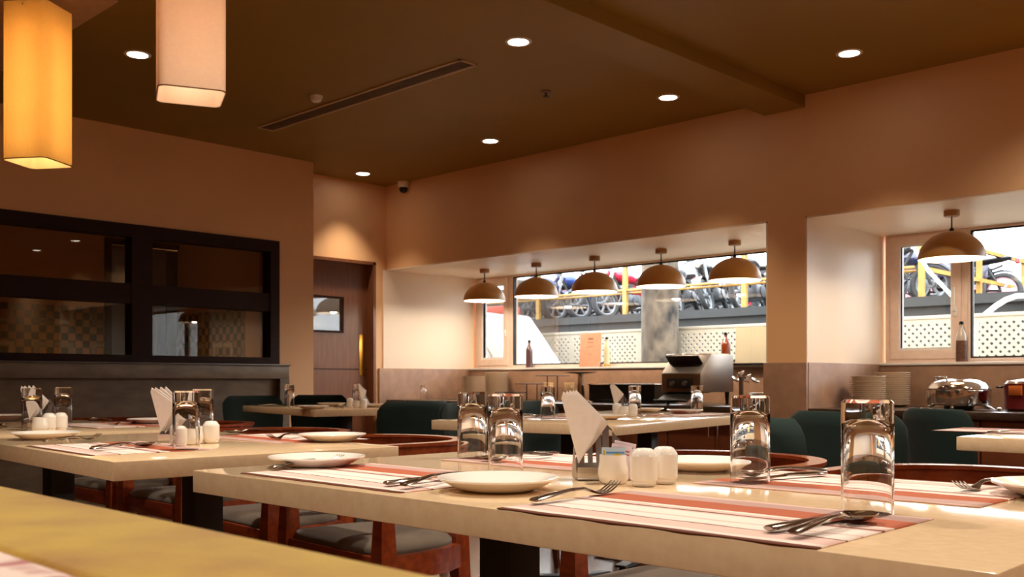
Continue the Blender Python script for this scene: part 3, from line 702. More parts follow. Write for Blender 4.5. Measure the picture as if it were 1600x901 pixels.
# things on the window sills
def bottle(r, h, neck, body, cap, liquid=None, square=False):
    def mk():
        t = thing('oil_bottle')
        bm = NB(); hb = h*.62
        lathe(bm, [(0, 0), (r*.92, 0), (r, .006), (r, hb), (r*.9, hb+.02), (neck*1.1, hb+.06), (neck, hb+.075), (neck, h*.9), (neck*1.25, h*.9), (neck*1.25, h*.92), (0, h*.92)], 28); recalc(bm); obj('bottle_body', bm, body, t)
        bm = NB(); lathe(bm, [(0, h*.921), (neck*1.4, h*.921), (neck*1.4, h*.975), (neck*.8, h), (0, h)], 20); recalc(bm); obj('stopper', bm, cap, t)
        if liquid:
            bm = NB(); lathe(bm, [(0, .004), (r*1.02, .004), (r*1.02, hb*liquid[0]), (0, hb*liquid[0])], 28); recalc(bm); obj('contents', bm, liquid[1], t)
        return t
    return mk
zs = ZS; ysl = YB-.055
Kind(bottle(.037, .29, .012, mat('dark_plum_glass', (88,62,66), .15, coat=.6), M['blackg'])).put((on_y(827, ysl), ysl, zs), 0, 'dark plum square shouldered bottle standing on the sill in front of the white van', 'bottle')
Kind(bottle(.03, .29, .011, mat('pale_green_oil_glass', (216,212,176), .1, coat=.6), M['blackg'], (.12, mat('golden_oil', (190,136,40), .2)))).put((on_y(948, ysl), ysl, zs), 0, 'slim clear bottle with pale oil right of the menu card on the sill', 'bottle')
Kind(bottle(.042, .29, .012, mat('red_brown_sauce_glass', (122,48,22), .12, coat=.6), M['blackg'])).put((on_y(1134, ysl), ysl, zs), 0, 'red-brown sauce bottle behind the toaster on the sill', 'bottle')
Kind(bottle(.036, .30, .012, mat('clear_spice_glass', (200,186,170), .1, coat=.6), M['blackg'], (.85, mat('dried_chilli_spice', (110,66,40), .6, rgb2=(60,36,26), scale=40)))).put((on_y(1502, ysl-.01), ysl-.01, zs), 0, 'clear bottle filled with dark dried spices in front of the right window post', 'bottle')
x = on_y(921.5, ysl)
t = tag(thing('menu_card', (x, ysl, zs), math.radians(10)), 'terracotta coloured menu card in a clear holder on the sill', 'menu card')
bm = NB(); box(bm, -.118, .118, -.004, 0, .0, .335, mtx=T(rx=math.radians(-5))); obj('card', bm, mat('terracotta_card', (222,156,128), .6, var=.02), t)
bm = NB(); mk_ = T(rx=math.radians(-5))
for a, b, z0, z1 in ((-.03, .03, .272, .284), (-.022, .022, .286, .289), (-.035, .035, .24, .246), (-.012, .04, .205, .208), (-.04, .01, .195, .198), (-.03, .03, .12, .122)): box(bm, a, b, -.0048, -.004, z0, z1, mtx=mk_)
obj('printing', bm, mat('brown_card_print', (120,70,56), .6), t)
bm = NB(); box(bm, -.125, .125, -.03, .035, 0, .003); box(bm, -.122, .122, .001, .004, .003, .34, mtx=mk_); obj('stand', bm, M['pane'], t)
for px, lab in ((1162, 'left one of two cream cards standing on the black sill tray by the pier'), (1186, 'right one of two cream cards standing on the black sill tray by the pier')):
    yy = ysl-.02
    t = tag(thing('card_stand', (on_y(px, yy), yy, zs+.012), math.radians(8)), lab, 'card stand', 'cream cards on the sill tray')
    bm = NB(); box(bm, -.078, .078, -.002, 0, .004, .315, mtx=T(rx=math.radians(-4))); obj('card', bm, shade_mat('cream_card', (246,236,214), .5), t)
    bm = NB(); box(bm, -.081, .081, -.012, .03, 0, .004); box(bm, -.08, .08, .001, .003, .004, .32, mtx=T(rx=math.radians(-4))); obj('stand', bm, M['pane'], t)
bm = NB(); a, b = on_y(1139, ysl-.03), PX0-.03
box(bm, a, b, ysl-.12, ysl+.05, zs, zs+.004, bev=.001); box(bm, a, b, ysl-.12, ysl-.112, zs+.004, zs+.011)
tag(obj('serving_tray', bm, M['blackg']), 'black tray overhanging the sill beside the pier', 'tray')
t = tag(thing('ladle_stand', (on_y(1158, 6.6), 6.6, ZT)), 'dark post stand with small clear leaf-shaped holders right of the toaster', 'stand')
bm = NB(); box(bm, -.012, .012, -.012, .012, .012, .22); obj('post', bm, mat('brown_post', (86,64,54), .4), t)
bm = NB(); cyl(bm, .06, .06, 0, .012, 28); recalc(bm); obj('base', bm, M['black'], t)
for k, (dx, dz) in enumerate(((-.05, .2), (.06, .215), (.12, .19), (.0, .24))):
    bm = NB(); lathe(bm, [(0, -.012), (.025, -.006), (.035, .01), (.033, .012), (0, -.006)], 8, mtx=T(dx, 0, dz, ry=.5*(-1)**k)); tube(bm, [(0, 0, .19), (dx*.6, 0, dz-.01)], .004, 6); recalc(bm); obj('holder', bm, M['chrome'], t)
# wall outlets on the splashback
for px, lab in ((857.5, 'left beige socket plate on the splashback behind the risers'), (890, 'right beige socket plate on the splashback beside the cake stand')):
    x = on_y(px, YB-.1); t = tag(thing('wall_socket', (x, YB-.1, .86)), lab, 'socket', 'beige socket plates on the splashback')
    bm = NB(); box(bm, -.065, .065, -.01, 0, -.045, .045, bev=.003); obj('plate', bm, M['beigepl'], t)
    bm = NB()
    for dx, dz in ((-.01, .015), (-.022, -.012), (.002, -.012)): lathe(bm, [(0, 0), (.004, 0), (0, .001)], 10, mtx=T(dx, -.0102, dz, rx=PI/2))
    recalc(bm); obj('pin_hole', bm, M['black'], t)
    bm = NB(); box(bm, .028, .048, -.014, -.01, -.016, .016, bev=.002); obj('switch', bm, M['white'], t)

# ================================================================== TABLES
TZ = .75
def table(loc, rz, x0, x1, y0, y1, posts, label):
    t = tag(thing('dining_table', loc, rz), label, 'table', 'cream stone dining tables')
    bm = NB(); box(bm, x0, x1, y0, y1, TZ-.042, TZ, bev=.0025); obj('tabletop', bm, M['tabletop'], t)
    for px, py in posts:
        bm = NB(); box(bm, px-.04, px+.04, py-.04, py+.04, .02, TZ-.055, bev=.003); obj('post', bm, M['black'], t)
        bm = NB()
        for a in (0, PI/2):
            prism(bm, [(-.3, .012), (-.3, .024), (-.05, .045), (.05, .045), (.3, .024), (.3, .012)], .06, mtx=T(px, py, 0, rz=a))
        for a in range(4): cyl(bm, .022, .022, 0, .013, 16, mtx=T(px+.27*math.cos(a*PI/2), py+.27*math.sin(a*PI/2), 0))
        recalc(bm); obj('foot', bm, M['black'], t)
        bm = NB(); box(bm, px-.16, px+.16, py-.16, py+.16, TZ-.055, TZ-.042); obj('mounting_plate', bm, M['black'], t)
    return t
table((0, 0, 0), 0, -1.75, -.30, .925, 1.70, [(-1.27, 1.30), (-.62, 1.30)], 'large cream stone table in the foreground with four place settings')
RB = math.radians(-3)
table((-2.05, .905, 0), RB, -1.08, 0, 0, .74, [(-.385, .38)], 'cream stone table at the left, partly behind the foreground table')
table((0, 0, 0), 0, -4.35, -3.26, .97, 1.78, [(-3.52, 1.36)], 'cream stone table behind the left one, its side edge showing above')
RD = math.radians(-12)
table((-4.90, 3.36, 0), RD, -1.27, 0, 0, .76, [(-.5, .42)], 'small far cream table in front of the brown door')
RE = math.radians(10)
table((-2.37, 3.0, 0), RE, -.90, 0, 0, 1.62, [(-.45, .45), (-.45, 1.2)], 'long cream table in the middle distance before the toaster counter')
table((0, 0, 0), 0, -1.13, .1, 3.11, 3.9, [(-.5, 3.5)], 'cream table at the right edge of the picture before the counter')

def loc_tab(o, rz, x, y): return (o[0]+x*math.cos(rz)-y*math.sin(rz), o[1]+x*math.sin(rz)+y*math.cos(rz))

# --- place mats
def placemat():
    bm = NB(); w, h = .455, .30; n = 24
    uv = bm.loops.layers.uv.new('UVMap')
    def zt(x, y): return .0016+.0005*math.sin(x*23)*math.sin(y*31)
    g = [[bm.verts.new((-w/2+w*i/n, -h/2+h*j/12+.0016*math.sin(i*1.1)*(1 if j in (0, 12) else 0), zt(i/n, j/12))) for j in range(13)] for i in range(n+1)]
    b = [[bm.verts.new((v.co.x, v.co.y, 0)) for v in r] for r in g]
    def fc(vs):
        f = bm.faces.new(vs)
        for l in f.loops: l[uv].uv = ((l.vert.co.x+w/2)/w, (l.vert.co.y+h/2)/h)
    for i in range(n):
        for j in range(12):
            fc((g[i][j], g[i+1][j], g[i+1][j+1], g[i][j+1])); fc((b[i][j+1], b[i+1][j+1], b[i+1][j], b[i][j]))
    for i in range(n): fc((b[i][0], b[i+1][0], g[i+1][0], g[i][0])); fc((g[i][12], g[i+1][12], b[i+1][12], b[i][12]))
    for j in range(12): fc((g[0][j], g[0][j+1], b[0][j+1], b[0][j])); fc((b[n][j], b[n][j+1], g[n][j+1], g[n][j]))
    return obj('placemat', bm, M['mat'])
PM = Kind(placemat)
def mat_at(x, y, rz, lab): PM.put((x, y, TZ+.0003), rz, lab, 'placemat', 'striped placemats')
mat_at(-.70, 1.075, 0, 'striped placemat at the near right of the foreground table, under the spoon and knife')
mat_at(-1.39, 1.10, 0, 'striped placemat at the near left of the foreground table, left of the near plate')
mat_at(-.70, 1.535, PI, 'striped placemat at the far right of the foreground table, behind the largest glass')
mat_at(-1.36, 1.565, PI, 'striped placemat at the far left of the foreground table, behind the napkin holder')

plate = Kind(lambda: obj('side_plate', plate_bm(), M['porcelain']))
def put_plate(x, y, lab, z=TZ+.001): plate.put((x, y, z), 0, lab, 'plate', 'white side plates on the tables')
ZM = TZ+.003
put_plate(-1.085, 1.085, 'white plate at the near edge of the foreground table, in front of the two glasses')
put_plate(-1.735+.09, 1.135, 'white plate at the left end of the foreground table')
put_plate(-1.055, 1.60, 'white plate behind the porcelain shakers on the foreground table')
put_plate(-.43, 1.60, 'white plate cut by the right edge of the picture')

def tumbler():
    bm = NB(); R, Hh = .0325, .145
    lathe(bm, [(R, .0), (R, Hh-.004), (R-.004, Hh), (0, Hh), (0, Hh-.001)][:4] + [], 40)
    lathe(bm, [(R, 0), (R-.0022, 0), (R-.0026, .05), (R-.004, .1), (R-.009, .113), (R-.018, .119), (0, .121)], 40)
    bmesh.ops.remove_doubles(bm, verts=bm.verts, dist=1e-5); recalc(bm)
    return obj('water_tumbler', bm, M['glass'])
TB = Kind(tumbler)
def glass_at(x, y, lab, s=1): TB.put((x, y, TZ+.0012), 0, lab, 'glass', 'upside down water tumblers', s=s)
glass_at(-.556, 1.226, 'largest upturned water tumbler, at the right of the foreground table')
glass_at(-.86, 1.452, 'upturned water tumbler on the foreground table right of the shakers')
glass_at(-1.573, 1.492, 'left one of the pair of upturned tumblers on the foreground table')
glass_at(-1.287, 1.306, 'right one of the pair of upturned tumblers left of the napkins')

def holder():
    t = thing('napkin_holder')
    def arch(slots):
        bm = NB(); W_, Hh, n = .055, .105, 40
        zb = .004
        def top(x): return .02+(Hh-.02)*(1-abs(x)/W_)**.8
        cuts = [(-.033, .026, .05), (-.018, .026, .066), (-.002, .03, .088), (.012, .03, .084), (.026, .03, .066)]
        xs = sorted({-W_, W_, 0} | {c[0] for c in cuts} | {c[0]+.006 for c in cuts} | {-.045, .045, -.025, .02, -.01, .036})
        for a, b in zip(xs, xs[1:]):
            c = next((c for c in cuts if slots and abs(a-c[0]) < 1e-6), None)
            segs = [(zb, zb, top(a), top(b))] if not c else [(zb, zb, c[1], c[1]), (c[2], c[2], top(a), top(b))]
            for z0, z1, z2, z3 in segs:
                prism(bm, [(a, z0), (b, z1), (b, z3), (a, z2)], .0012)
        return bm
    bm = arch(True); xf(bm.verts, T(y=.022, rx=math.radians(-8))); obj('back_plate', bm, M['steeld'], t, smooth=0)
    bm = NB(); prism(bm, [(-.055, .003), (.055, .003), (.055, .022), (-.055, .022)], .0012, mtx=T(y=-.024, rx=math.radians(8))); obj('front_lip', bm, M['steel'], t)
    bm = NB(); box(bm, -.055, .055, -.026, .026, 0, .003, bev=.0008); obj('base', bm, M['steel'], t)
    bm = NB(); prism(bm, [(-.026, .003), (.026, .003), (.020, .03), (.010, .055), (-.008, .03)], .0012, axis='x', mtx=T(x=-.055)); obj('end_plate', bm, M['steel'], t)
    return t
HK = Kind(holder)
def napkin_bm():
    bm = NB(); prism(bm, [(0, 0), (-.0265, .112), (-.023, .124), (.043, .076), (.024, .038)], .0028); return bm
napkin_kind = Kind(lambda: obj('paper_napkin', napkin_bm(), M['paper'], smooth=0))
class NK:
    @staticmethod
    def put(loc, rz, lab, cat, group):
        n = 7 if 'foreground' in lab else 4
        for k in range(n):
            f = k/(n-1); y = -.014+.03*f; x = -.051+.004*f; c, sn = math.cos(rz), math.sin(rz)
            napkin_kind.put((loc[0]+x*c-y*sn, loc[1]+x*sn+y*c, loc[2]+.024), 0, lab, 'napkin', 'napkins in the holder '+lab[lab.index(' on the')+1:], rot=(0, -.03+.19*f-((k*5) % 3)*.012, rz))
def shaker():
    t = thing('salt_shaker'); R, Hh = .0222, .061
    bm = NB(); lathe(bm, [(0, 0), (R*.8, 0), (R*.92, .004), (R*.9, .007), (R, .01), (R, .012), (R*1.0, Hh*.77), (R*.99, Hh*.79), (R*.7, Hh*.95), (R*.5, Hh*.985), (0, Hh)], 36); recalc(bm); obj('shaker_body', bm, M['porcelain'], t)
    bm = NB()
    for a in (0, 2.1, 4.2): lathe(bm, [(0, 0), (.001, 0), (0, .0003)], 8, mtx=T(.004*math.cos(a), .004*math.sin(a), Hh+.0001))
    obj('pour_hole', bm, M['black'], t); return t
SK = Kind(shaker)
def sugar():
    bm = NB(); R, Hh = .0245, .047
    lathe(bm, [(0, .0), (R*.8, 0), (R*.95, .004), (R*1.04, .014), (R*1.02, .024), (R*.93, .036), (R*.92, Hh), (R*.82, Hh), (R*.84, .03), (R*.8, .006), (0, .005)], 40); recalc(bm)
    return obj('sachet_pot', bm, M['porcelain'])
SG = Kind(sugar)
RV = YAW - PI/2          # plane facing the camera
# foreground group placed piece by piece
hx, hy = at(947, 748, TZ)
HK.put((hx, hy, TZ+.001), RV+.12, 'large steel napkin holder with slotted pointed plate on the foreground table', 'napkin holder', 'steel napkin holders')
NK.put((hx, hy, TZ+.0045), RV+.12, 'folded white paper napkin fanned upright in the holder on the foreground table', 'napkins', 'folded paper napkins')
p = at(958, 755, TZ); SG.put((*p, TZ+.001), 0, 'white porcelain pot with sugar sachets on the foreground table', 'pot', 'white sachet pots')
q = p
p = at(1006, 759, TZ); SK.put((*p, TZ+.001), 0, 'white porcelain shaker next to the sugar sachets, middle of the foreground trio', 'shaker', 'white porcelain shakers')
p = at(1038, 755, TZ); SK.put((*p, TZ+.001), 0, 'white porcelain shaker at the right end of the foreground trio', 'shaker', 'white porcelain shakers')
sc = [mat('pale_lilac_sachet', (226,212,226), .5, var=.02), mat('blue_sachet', (196,214,232), .5, var=.02)]
def sachet(loc, rot, lab, w, h, m, band):
    t = thing('sugar_sachet', loc); t.rotation_euler = rot; tag(t, lab, 'sachet', 'sugar sachets in the pot')
    bm = NB(); prism(bm, [(-w/2, 0), (w/2, 0), (w/2, h), (-w/2, h)], .0012); obj('packet', bm, m, t, smooth=0)
    bm = NB()
    for a, b, z0, z1 in band[0]: prism(bm, [(a*w, z0*h), (b*w, z0*h), (b*w, z1*h), (a*w, z1*h)], .0002, mtx=T(y=-.0008))
    obj('printed_band', bm, band[1], t, smooth=0)
rv = RV
sachet((q[0]-.004*RX-.006*FX, q[1]-.004*RY-.006*FY, TZ+.008), (math.radians(-4), .04, rv), 'sugar sachet with a yellow band at the front of the pot', .034, .052, sc[1], ([(-.42, .42, .72, .9)], mat('yellow_band', (226,190,30), .5)))
sachet((q[0]+.003*RX-.002*FX, q[1]+.003*RY-.002*FY, TZ+.010), (math.radians(2), .0, rv+.05), 'pale blue sugar sachet just behind the yellow one', .034, .05, sc[1], ([(-.45, .45, .8, .86)], mat('blue_band', (90,150,200), .5)))
sachet((q[0]+.007*RX+.004*FX, q[1]+.007*RY+.004*FY, TZ+.0075), (math.radians(6), .14, rv), 'pale pink sugar sachet leaning to the right in the pot', .034, .058, sc[0], ([(-.3, .4, .7, .74), (-.1, .4, .8, .84)], mat('red_print', (180,80,90), .5)))
sachet((q[0]+.009*RX+.009*FX, q[1]+.009*RY+.009*FY, TZ+.0085), (math.radians(9), .2, rv-.05), 'lilac sugar sachet at the back leaning farthest right', .036, .062, sc[0], ([(-.3, .4, .86, .9)], mat('lilac_print', (150,120,170), .5)))

# cutlery on the foreground table
ZL = TZ+.0028
lay(FK, at(832, 791, TZ), at(985, 768, TZ), ZL, 'dinner fork lying on the near right placemat beside the near plate', 'fork', 'dinner forks')
lay(KN, at(1200, 836, TZ), at(1345, 812, TZ), ZL, 'table knife on the near right placemat', 'knife', 'table knives')
lay(SP, at(1238, 845, TZ), at(1372, 813, TZ), ZL+.001, 'dinner spoon with its bowl by the largest glass, on the near right placemat', 'spoon', 'dinner spoons')
lay(FK, at(425, 737, TZ), at(560, 722, TZ), ZL, 'dinner fork on the near left placemat beside the left plate', 'fork', 'dinner forks')
lay(KN, at(602, 762, TZ), at(760, 745, TZ), ZL, 'table knife pointing behind the near plate', 'knife', 'table knives')
lay(SP, at(630, 767, TZ), at(768, 741, TZ), ZL+.001, 'dinner spoon pointing behind the near plate', 'spoon', 'dinner spoons')
lay(FK, at(1588, 758, TZ), at(1495, 772, TZ), ZL, 'dinner fork at the far right with tines pointing left', 'fork', 'dinner forks')
lay(SP, at(1292, 741, TZ), at(1185, 746, TZ), ZL, 'dinner spoon behind the second glass on the far right placemat', 'spoon', 'dinner spoons')
lay(KN, at(1290, 745, TZ), at(1195, 752, TZ), ZL, 'table knife behind the second glass on the far right placemat', 'knife', 'table knives')
lay(KN, at(872, 712, TZ), at(770, 716, TZ), ZL, 'table knife on the far left placemat behind the pair of glasses', 'knife', 'table knives')
lay(SP, at(862, 716, TZ), at(765, 722, TZ), ZL, 'dinner spoon on the far left placemat behind the pair of glasses', 'spoon', 'dinner spoons')
lay(FK, at(1000, 716, TZ), at(1056, 724, TZ), ZL, 'dinner fork left of the plate behind the shakers', 'fork', 'dinner forks')

# --- left table (B)
oB = (-2.05, .905); B = lambda x, y: loc_tab(oB, RB, x, y)
def pm(pt, rz, lab): PM.put((pt[0], pt[1], TZ+.0003), rz, lab, 'placemat', 'striped placemats')
pm(B(-.42, .17), RB, 'striped placemat at the near side of the left table')
pm(at(445, 684, TZ), RB+PI, 'striped placemat at the far right of the left table')
for (px, py), lab in (((72, 686), 'white plate at the near left of the left table'), ((519, 689), 'white plate at the far right corner of the left table')): put_plate(*at(px, py, TZ), lab)
wB = 'on the left table'
p = at(283, 690, TZ); HK.put((*p, TZ+.001), RV-.05, 'steel napkin holder on the left table behind its glasses', 'napkin holder', 'steel napkin holders'); NK.put((*p, TZ+.0045), RV-.05, 'folded white paper napkin standing in the holder on the left table', 'napkins', 'folded paper napkins')
p = at(291, 703, TZ); glass_at(*p, 'upturned tumbler in front of the shakers on the left table')
p = at(316, 684, TZ); glass_at(*p, 'upturned tumbler behind the shakers on the left table')
p = at(303, 693, TZ); SG.put((*p, TZ+.001), 0, 'white porcelain pot seen through the glass on the left table', 'pot', 'white sachet pots')
p = at(279, 697, TZ); SK.put((*p, TZ+.001), 0, 'white porcelain shaker left of the pot on the left table', 'shaker', 'white porcelain shakers')
p = at(330, 692, TZ); SK.put((*p, TZ+.001), 0, 'white porcelain shaker right of the pot on the left table', 'shaker', 'white porcelain shakers')
lay(SP, at(142, 706, TZ), at(262, 697, TZ), ZL, 'dinner spoon on the near placemat of the left table', 'spoon', 'dinner spoons')
lay(KN, at(144, 703, TZ), at(245, 696, TZ), ZL, 'table knife on the near placemat of the left table', 'knife', 'table knives')
lay(FK, at(62+6, 694, TZ), at(150, 688, TZ), ZL, 'dinner fork beside the near left plate of the left table', 'fork', 'dinner forks')
lay(FK, at(478, 683, TZ), at(428, 688, TZ), ZL, 'dinner fork left of the far right plate of the left table', 'fork', 'dinner forks')
lay(SP, at(440, 676, TZ), at(345, 679, TZ), ZL, 'dinner spoon behind the shakers of the left table', 'spoon', 'dinner spoons')
# --- table behind (C)
p = at(70, 668, TZ); HK.put((*p, TZ+.001), RV, 'steel napkin holder on the table behind the left one', 'napkin holder', 'steel napkin holders'); NK.put((*p, TZ+.0045), RV, 'pale folded napkin in the holder on the table behind the left one', 'napkins', 'folded paper napkins')
glass_at(*at(50, 672, TZ), 'left upturned tumbler on the table behind the left one')
glass_at(*at(99, 662, TZ), 'right upturned tumbler on the table behind the left one')
for (px, py), lab in (((58, 670), None), ((77, 673), 'white shaker, left of two beside the holder on the table behind the left one'), ((95, 672), 'white shaker, right of two beside the holder on the table behind the left one')):
    if lab: SK.put((*at(px, py, TZ), TZ+.001), 0, lab, 'shaker', 'white porcelain shakers')
SG.put((*at(62, 674, TZ), TZ+.001), 0, 'white pot half hidden by the left tumbler on the table behind the left one', 'pot', 'white sachet pots')
put_plate(*at(238, 662, TZ), 'plate at the right corner of the table behind the left one')
put_plate(*at(8, 655, TZ), 'plate at the left picture edge on the table behind the left one')
lay(SP, at(-6, 671, TZ), at(12, 666, TZ), ZL, 'spoon at the left picture edge on the table behind the left one', 'spoon', 'dinner spoons')
pm(at(170, 664, TZ), 0, 'striped placemat on the table behind the left one')
lay(FK, at(210, 663, TZ), at(176, 666, TZ), ZL, 'dinner fork left of the plate on the table behind the left one', 'fork', 'dinner forks')
lay(SP, at(175, 659, TZ), at(125, 656, TZ), ZL, 'dinner spoon right of the tumbler on the table behind the left one', 'spoon', 'dinner spoons')
# --- far table (D)
glass_at(*at(452, 634.5, TZ), 'upturned tumbler at the left end of the far table before the door')
put_plate(*at(489, 639, TZ), 'near plate on the far table before the door')
put_plate(*at(518, 634, TZ), 'middle plate on the far table before the door')
put_plate(*at(588, 636, TZ), 'right plate on the far table before the door')
p = at(572, 635, TZ); HK.put((*p, TZ+.001), RV+.9, 'napkin holder on the far table before the door', 'napkin holder', 'steel napkin holders'); NK.put((*p, TZ+.0045), RV+.9, 'yellowish folded napkin in the holder on the far table before the door', 'napkins', 'folded paper napkins')
glass_at(*at(558, 634.5, TZ), 'upturned tumbler beside the holder on the far table')
SK.put((*at(547, 636, TZ), TZ+.001), 0, 'left shaker on the far table before the door', 'shaker', 'white porcelain shakers')
SG.put((*at(557, 637.5, TZ), TZ+.001), 0, 'small pot between the shakers on the far table', 'pot', 'white sachet pots')
SK.put((*at(568, 637.5, TZ), TZ+.001), 0, 'right shaker on the far table before the door', 'shaker', 'white porcelain shakers')
lay(FK, at(536, 639, TZ), at(515, 637, TZ), ZL-.0015, 'fork beside the near plate on the far table', 'fork', 'dinner forks')
lay(SP, at(404, 634.5, TZ), at(438, 634.5, TZ), ZL-.0015, 'spoon at the left end of the far table', 'spoon', 'dinner spoons')
# glass standing on the worktop under the left recess wall
TB.put((on_y(662, 6.52), 6.52, ZT+.0005), 0, 'upturned tumbler on the dark worktop beside the left recess wall', 'glass', 'upside down water tumblers')
# --- middle table (E)
def pe(px, py): return at(px, py, TZ)
pm(pe(880, 652), RE, 'striped placemat at the near left of the middle table')
pm(loc_tab((-2.37, 3.0), RE, -.25, 1.2), RE+PI/2, 'striped placemat at the far right of the middle table')
glass_at(*pe(856, 654), 'upturned tumbler at the near left of the middle table')
put_plate(*pe(945, 655), 'near plate on the middle table right of the napkins')
put_plate(*pe(1070, 646), 'plate at the right side of the middle table')
put_plate(*pe(1010, 643.5), 'far plate on the middle table behind the tumbler')
SK.put((*pe(964, 649), TZ+.001), 0, 'cream shaker at the left of the group on the middle table', 'shaker', 'white porcelain shakers')
SG.put((*pe(975, 649.5), TZ+.001), 0, 'cream pot in the group on the middle table', 'pot', 'white sachet pots')
SK.put((*pe(989, 650.5), TZ+.001), 0, 'cream shaker in front of the tumbler on the middle table', 'shaker', 'white porcelain shakers')
glass_at(*pe(992, 646), 'upturned tumbler beside the napkins on the middle table')
glass_at(*pe(1089, 645), 'upturned tumbler at the far right of the middle table')
p = pe(974, 643); HK.put((*p, TZ+.001), RV+.2, 'napkin holder behind the shakers on the middle table', 'napkin holder', 'steel napkin holders'); NK.put((*p, TZ+.0045), RV+.2, 'cream folded napkin in the holder on the middle table', 'napkins', 'folded paper napkins')
lay(FK, pe(1052, 651), pe(1015, 650), ZL-.0015, 'fork in front of the right plate on the middle table', 'fork', 'dinner forks')
lay(SP, pe(815, 650), pe(842, 652), ZL-.0015, 'spoon left of the near tumbler on the middle table', 'spoon', 'dinner spoons')
lay(KN, pe(905, 643), pe(930, 642), ZL-.0015, 'knife behind the napkins on the middle table', 'knife', 'table knives')
# --- right table (F)
pm(at(1590, 674, TZ), 0, 'striped placemat on the table at the right edge of the picture')
lay(KN, at(1545, 678, TZ), at(1600, 676, TZ), ZL, 'table knife on the table at the right edge of the picture', 'knife', 'table knives')

# ================================================================== CHAIRS
def armchair():
    t = thing('wooden_armchair'); A, Bk = .255, .225
    def hs(r=1.0, f=-.20, n=22):
        pts = [(A*r, f), (A*r, f+.08), (A*r, -.02)]
        pts += [(A*r*math.cos(a)**.85 if math.cos(a) > 0 else 0, -.02+(Bk+.02)*r*math.sin(a)) for a in [PI/2*k/n for k in range(1, n)]] + [(0, Bk*r+.0)]
        return pts + [(-x, y) for x, y in reversed(pts[:-1])]
    P_ = [Vector((x, y, 0)) for x, y in hs()]
    bm = NB()
    def prof(s):
        k = 1-abs(2*s-1)              # 0 at the arm tips, 1 at the back
        z1 = .745; hgt = .05+.06*min(1, k*1.6)
        return [(-.011, z1-hgt), (.011, z1-hgt), (.013, z1-.012), (.019, z1-.008), (.019, z1), (-.019, z1), (-.019, z1-.008), (-.013, z1-.012)]
    sweep(bm, P_, prof); recalc(bm); obj('back_rail', bm, M['chairwood'], t)
    for sx in (-1, 1):
        bm = NB(); secs = []
        for z, w in ((0, .016), (.25, .02), (.43, .026), (.56, .02), (.70, .015)): secs.append([Vector((sx*(A-.002)+a*w, -.165+b*w, z)) for a, b in ((-1,-1),(1,-1),(1,1),(-1,1))])
        loft(bm, secs); recalc(bm); obj('leg', bm, M['chairwood'], t)
        bm = NB(); secs = []
        for z, w, dy in ((0, .016, .05), (.25, .02, .02), (.43, .025, 0), (.56, .02, 0), (.66, .014, -.0)): secs.append([Vector((sx*(A*.72)+a*w, .155+dy+b*w, z)) for a, b in ((-1,-1),(1,-1),(1,1),(-1,1))])
        loft(bm, secs); recalc(bm); obj('leg', bm, M['chairwood'], t)
    bm = NB()
    box(bm, -A+.02, A-.02, -.182, -.16, .375, .435, bev=.003)
    for s in (-1, 1):
        pts = [Vector((s*(A-.005), -.14, 0)), Vector((s*(A-.002), -.03, 0)), Vector((s*(A-.02), .07, 0)), Vector((s*A*.76, .15, 0))]
        sweep(bm, pts, lambda k: [(-.011, .365), (.011, .365), (.011, .435), (-.011, .435)])
    pts = [Vector((x, .16+.03*math.cos(x*7), 0)) for x in [-.17+.34*k/8 for k in range(9)]]
    sweep(bm, pts, lambda k: [(-.01, .375), (.01, .375), (.01, .435), (-.01, .435)])
    recalc(bm); obj('seat_frame', bm, M['chairwood'], t)
    bm = NB()
    base = [(x*.93, y*.86+.012) for x, y in hs()]; front = [(-A*.93+2*A*.93*k/8, -.175) for k in range(1, 8)]
    out = base + front
    secs = []
    for z, s in ((.425, .97), (.437, 1.0), (.452, .985), (.462, .92), (.468, .75), (.47, .4)):
        secs.append([Vector((x*s, (y-.02)*s+.02, z)) for x, y in out])
    loft(bm, secs); recalc(bm); obj('seat_cushion', bm, M['seatgrey'], t, smooth=50)
    return t
AC = Kind(armchair)
g_ = 'red-brown wooden armchairs'
AC.put((-1.26, 1.93, 0), 0, 'wooden armchair behind the foreground table, left of the second glass', 'chair', g_)
AC.put((-.66, 1.92, 0), math.radians(-2), 'wooden armchair behind the foreground table at the right, behind the largest glass', 'chair', g_)
AC.put((-2.385, 1.875, 0), math.radians(-3), 'wooden armchair at the far right corner of the left table, seen under the foreground table', 'chair', g_)
AC.put((-3.04, 1.93, 0), math.radians(-3), 'wooden armchair at the far side of the left table, behind its black post', 'chair', g_)
AC.put((-3.85, 2.03, 0), 0, 'wooden armchair behind the second table from the left edge, seat seen under it', 'chair', g_)
AC.put((-4.5, 2.04, 0), 0, 'leftmost wooden armchair behind the table at the left edge', 'chair', g_)

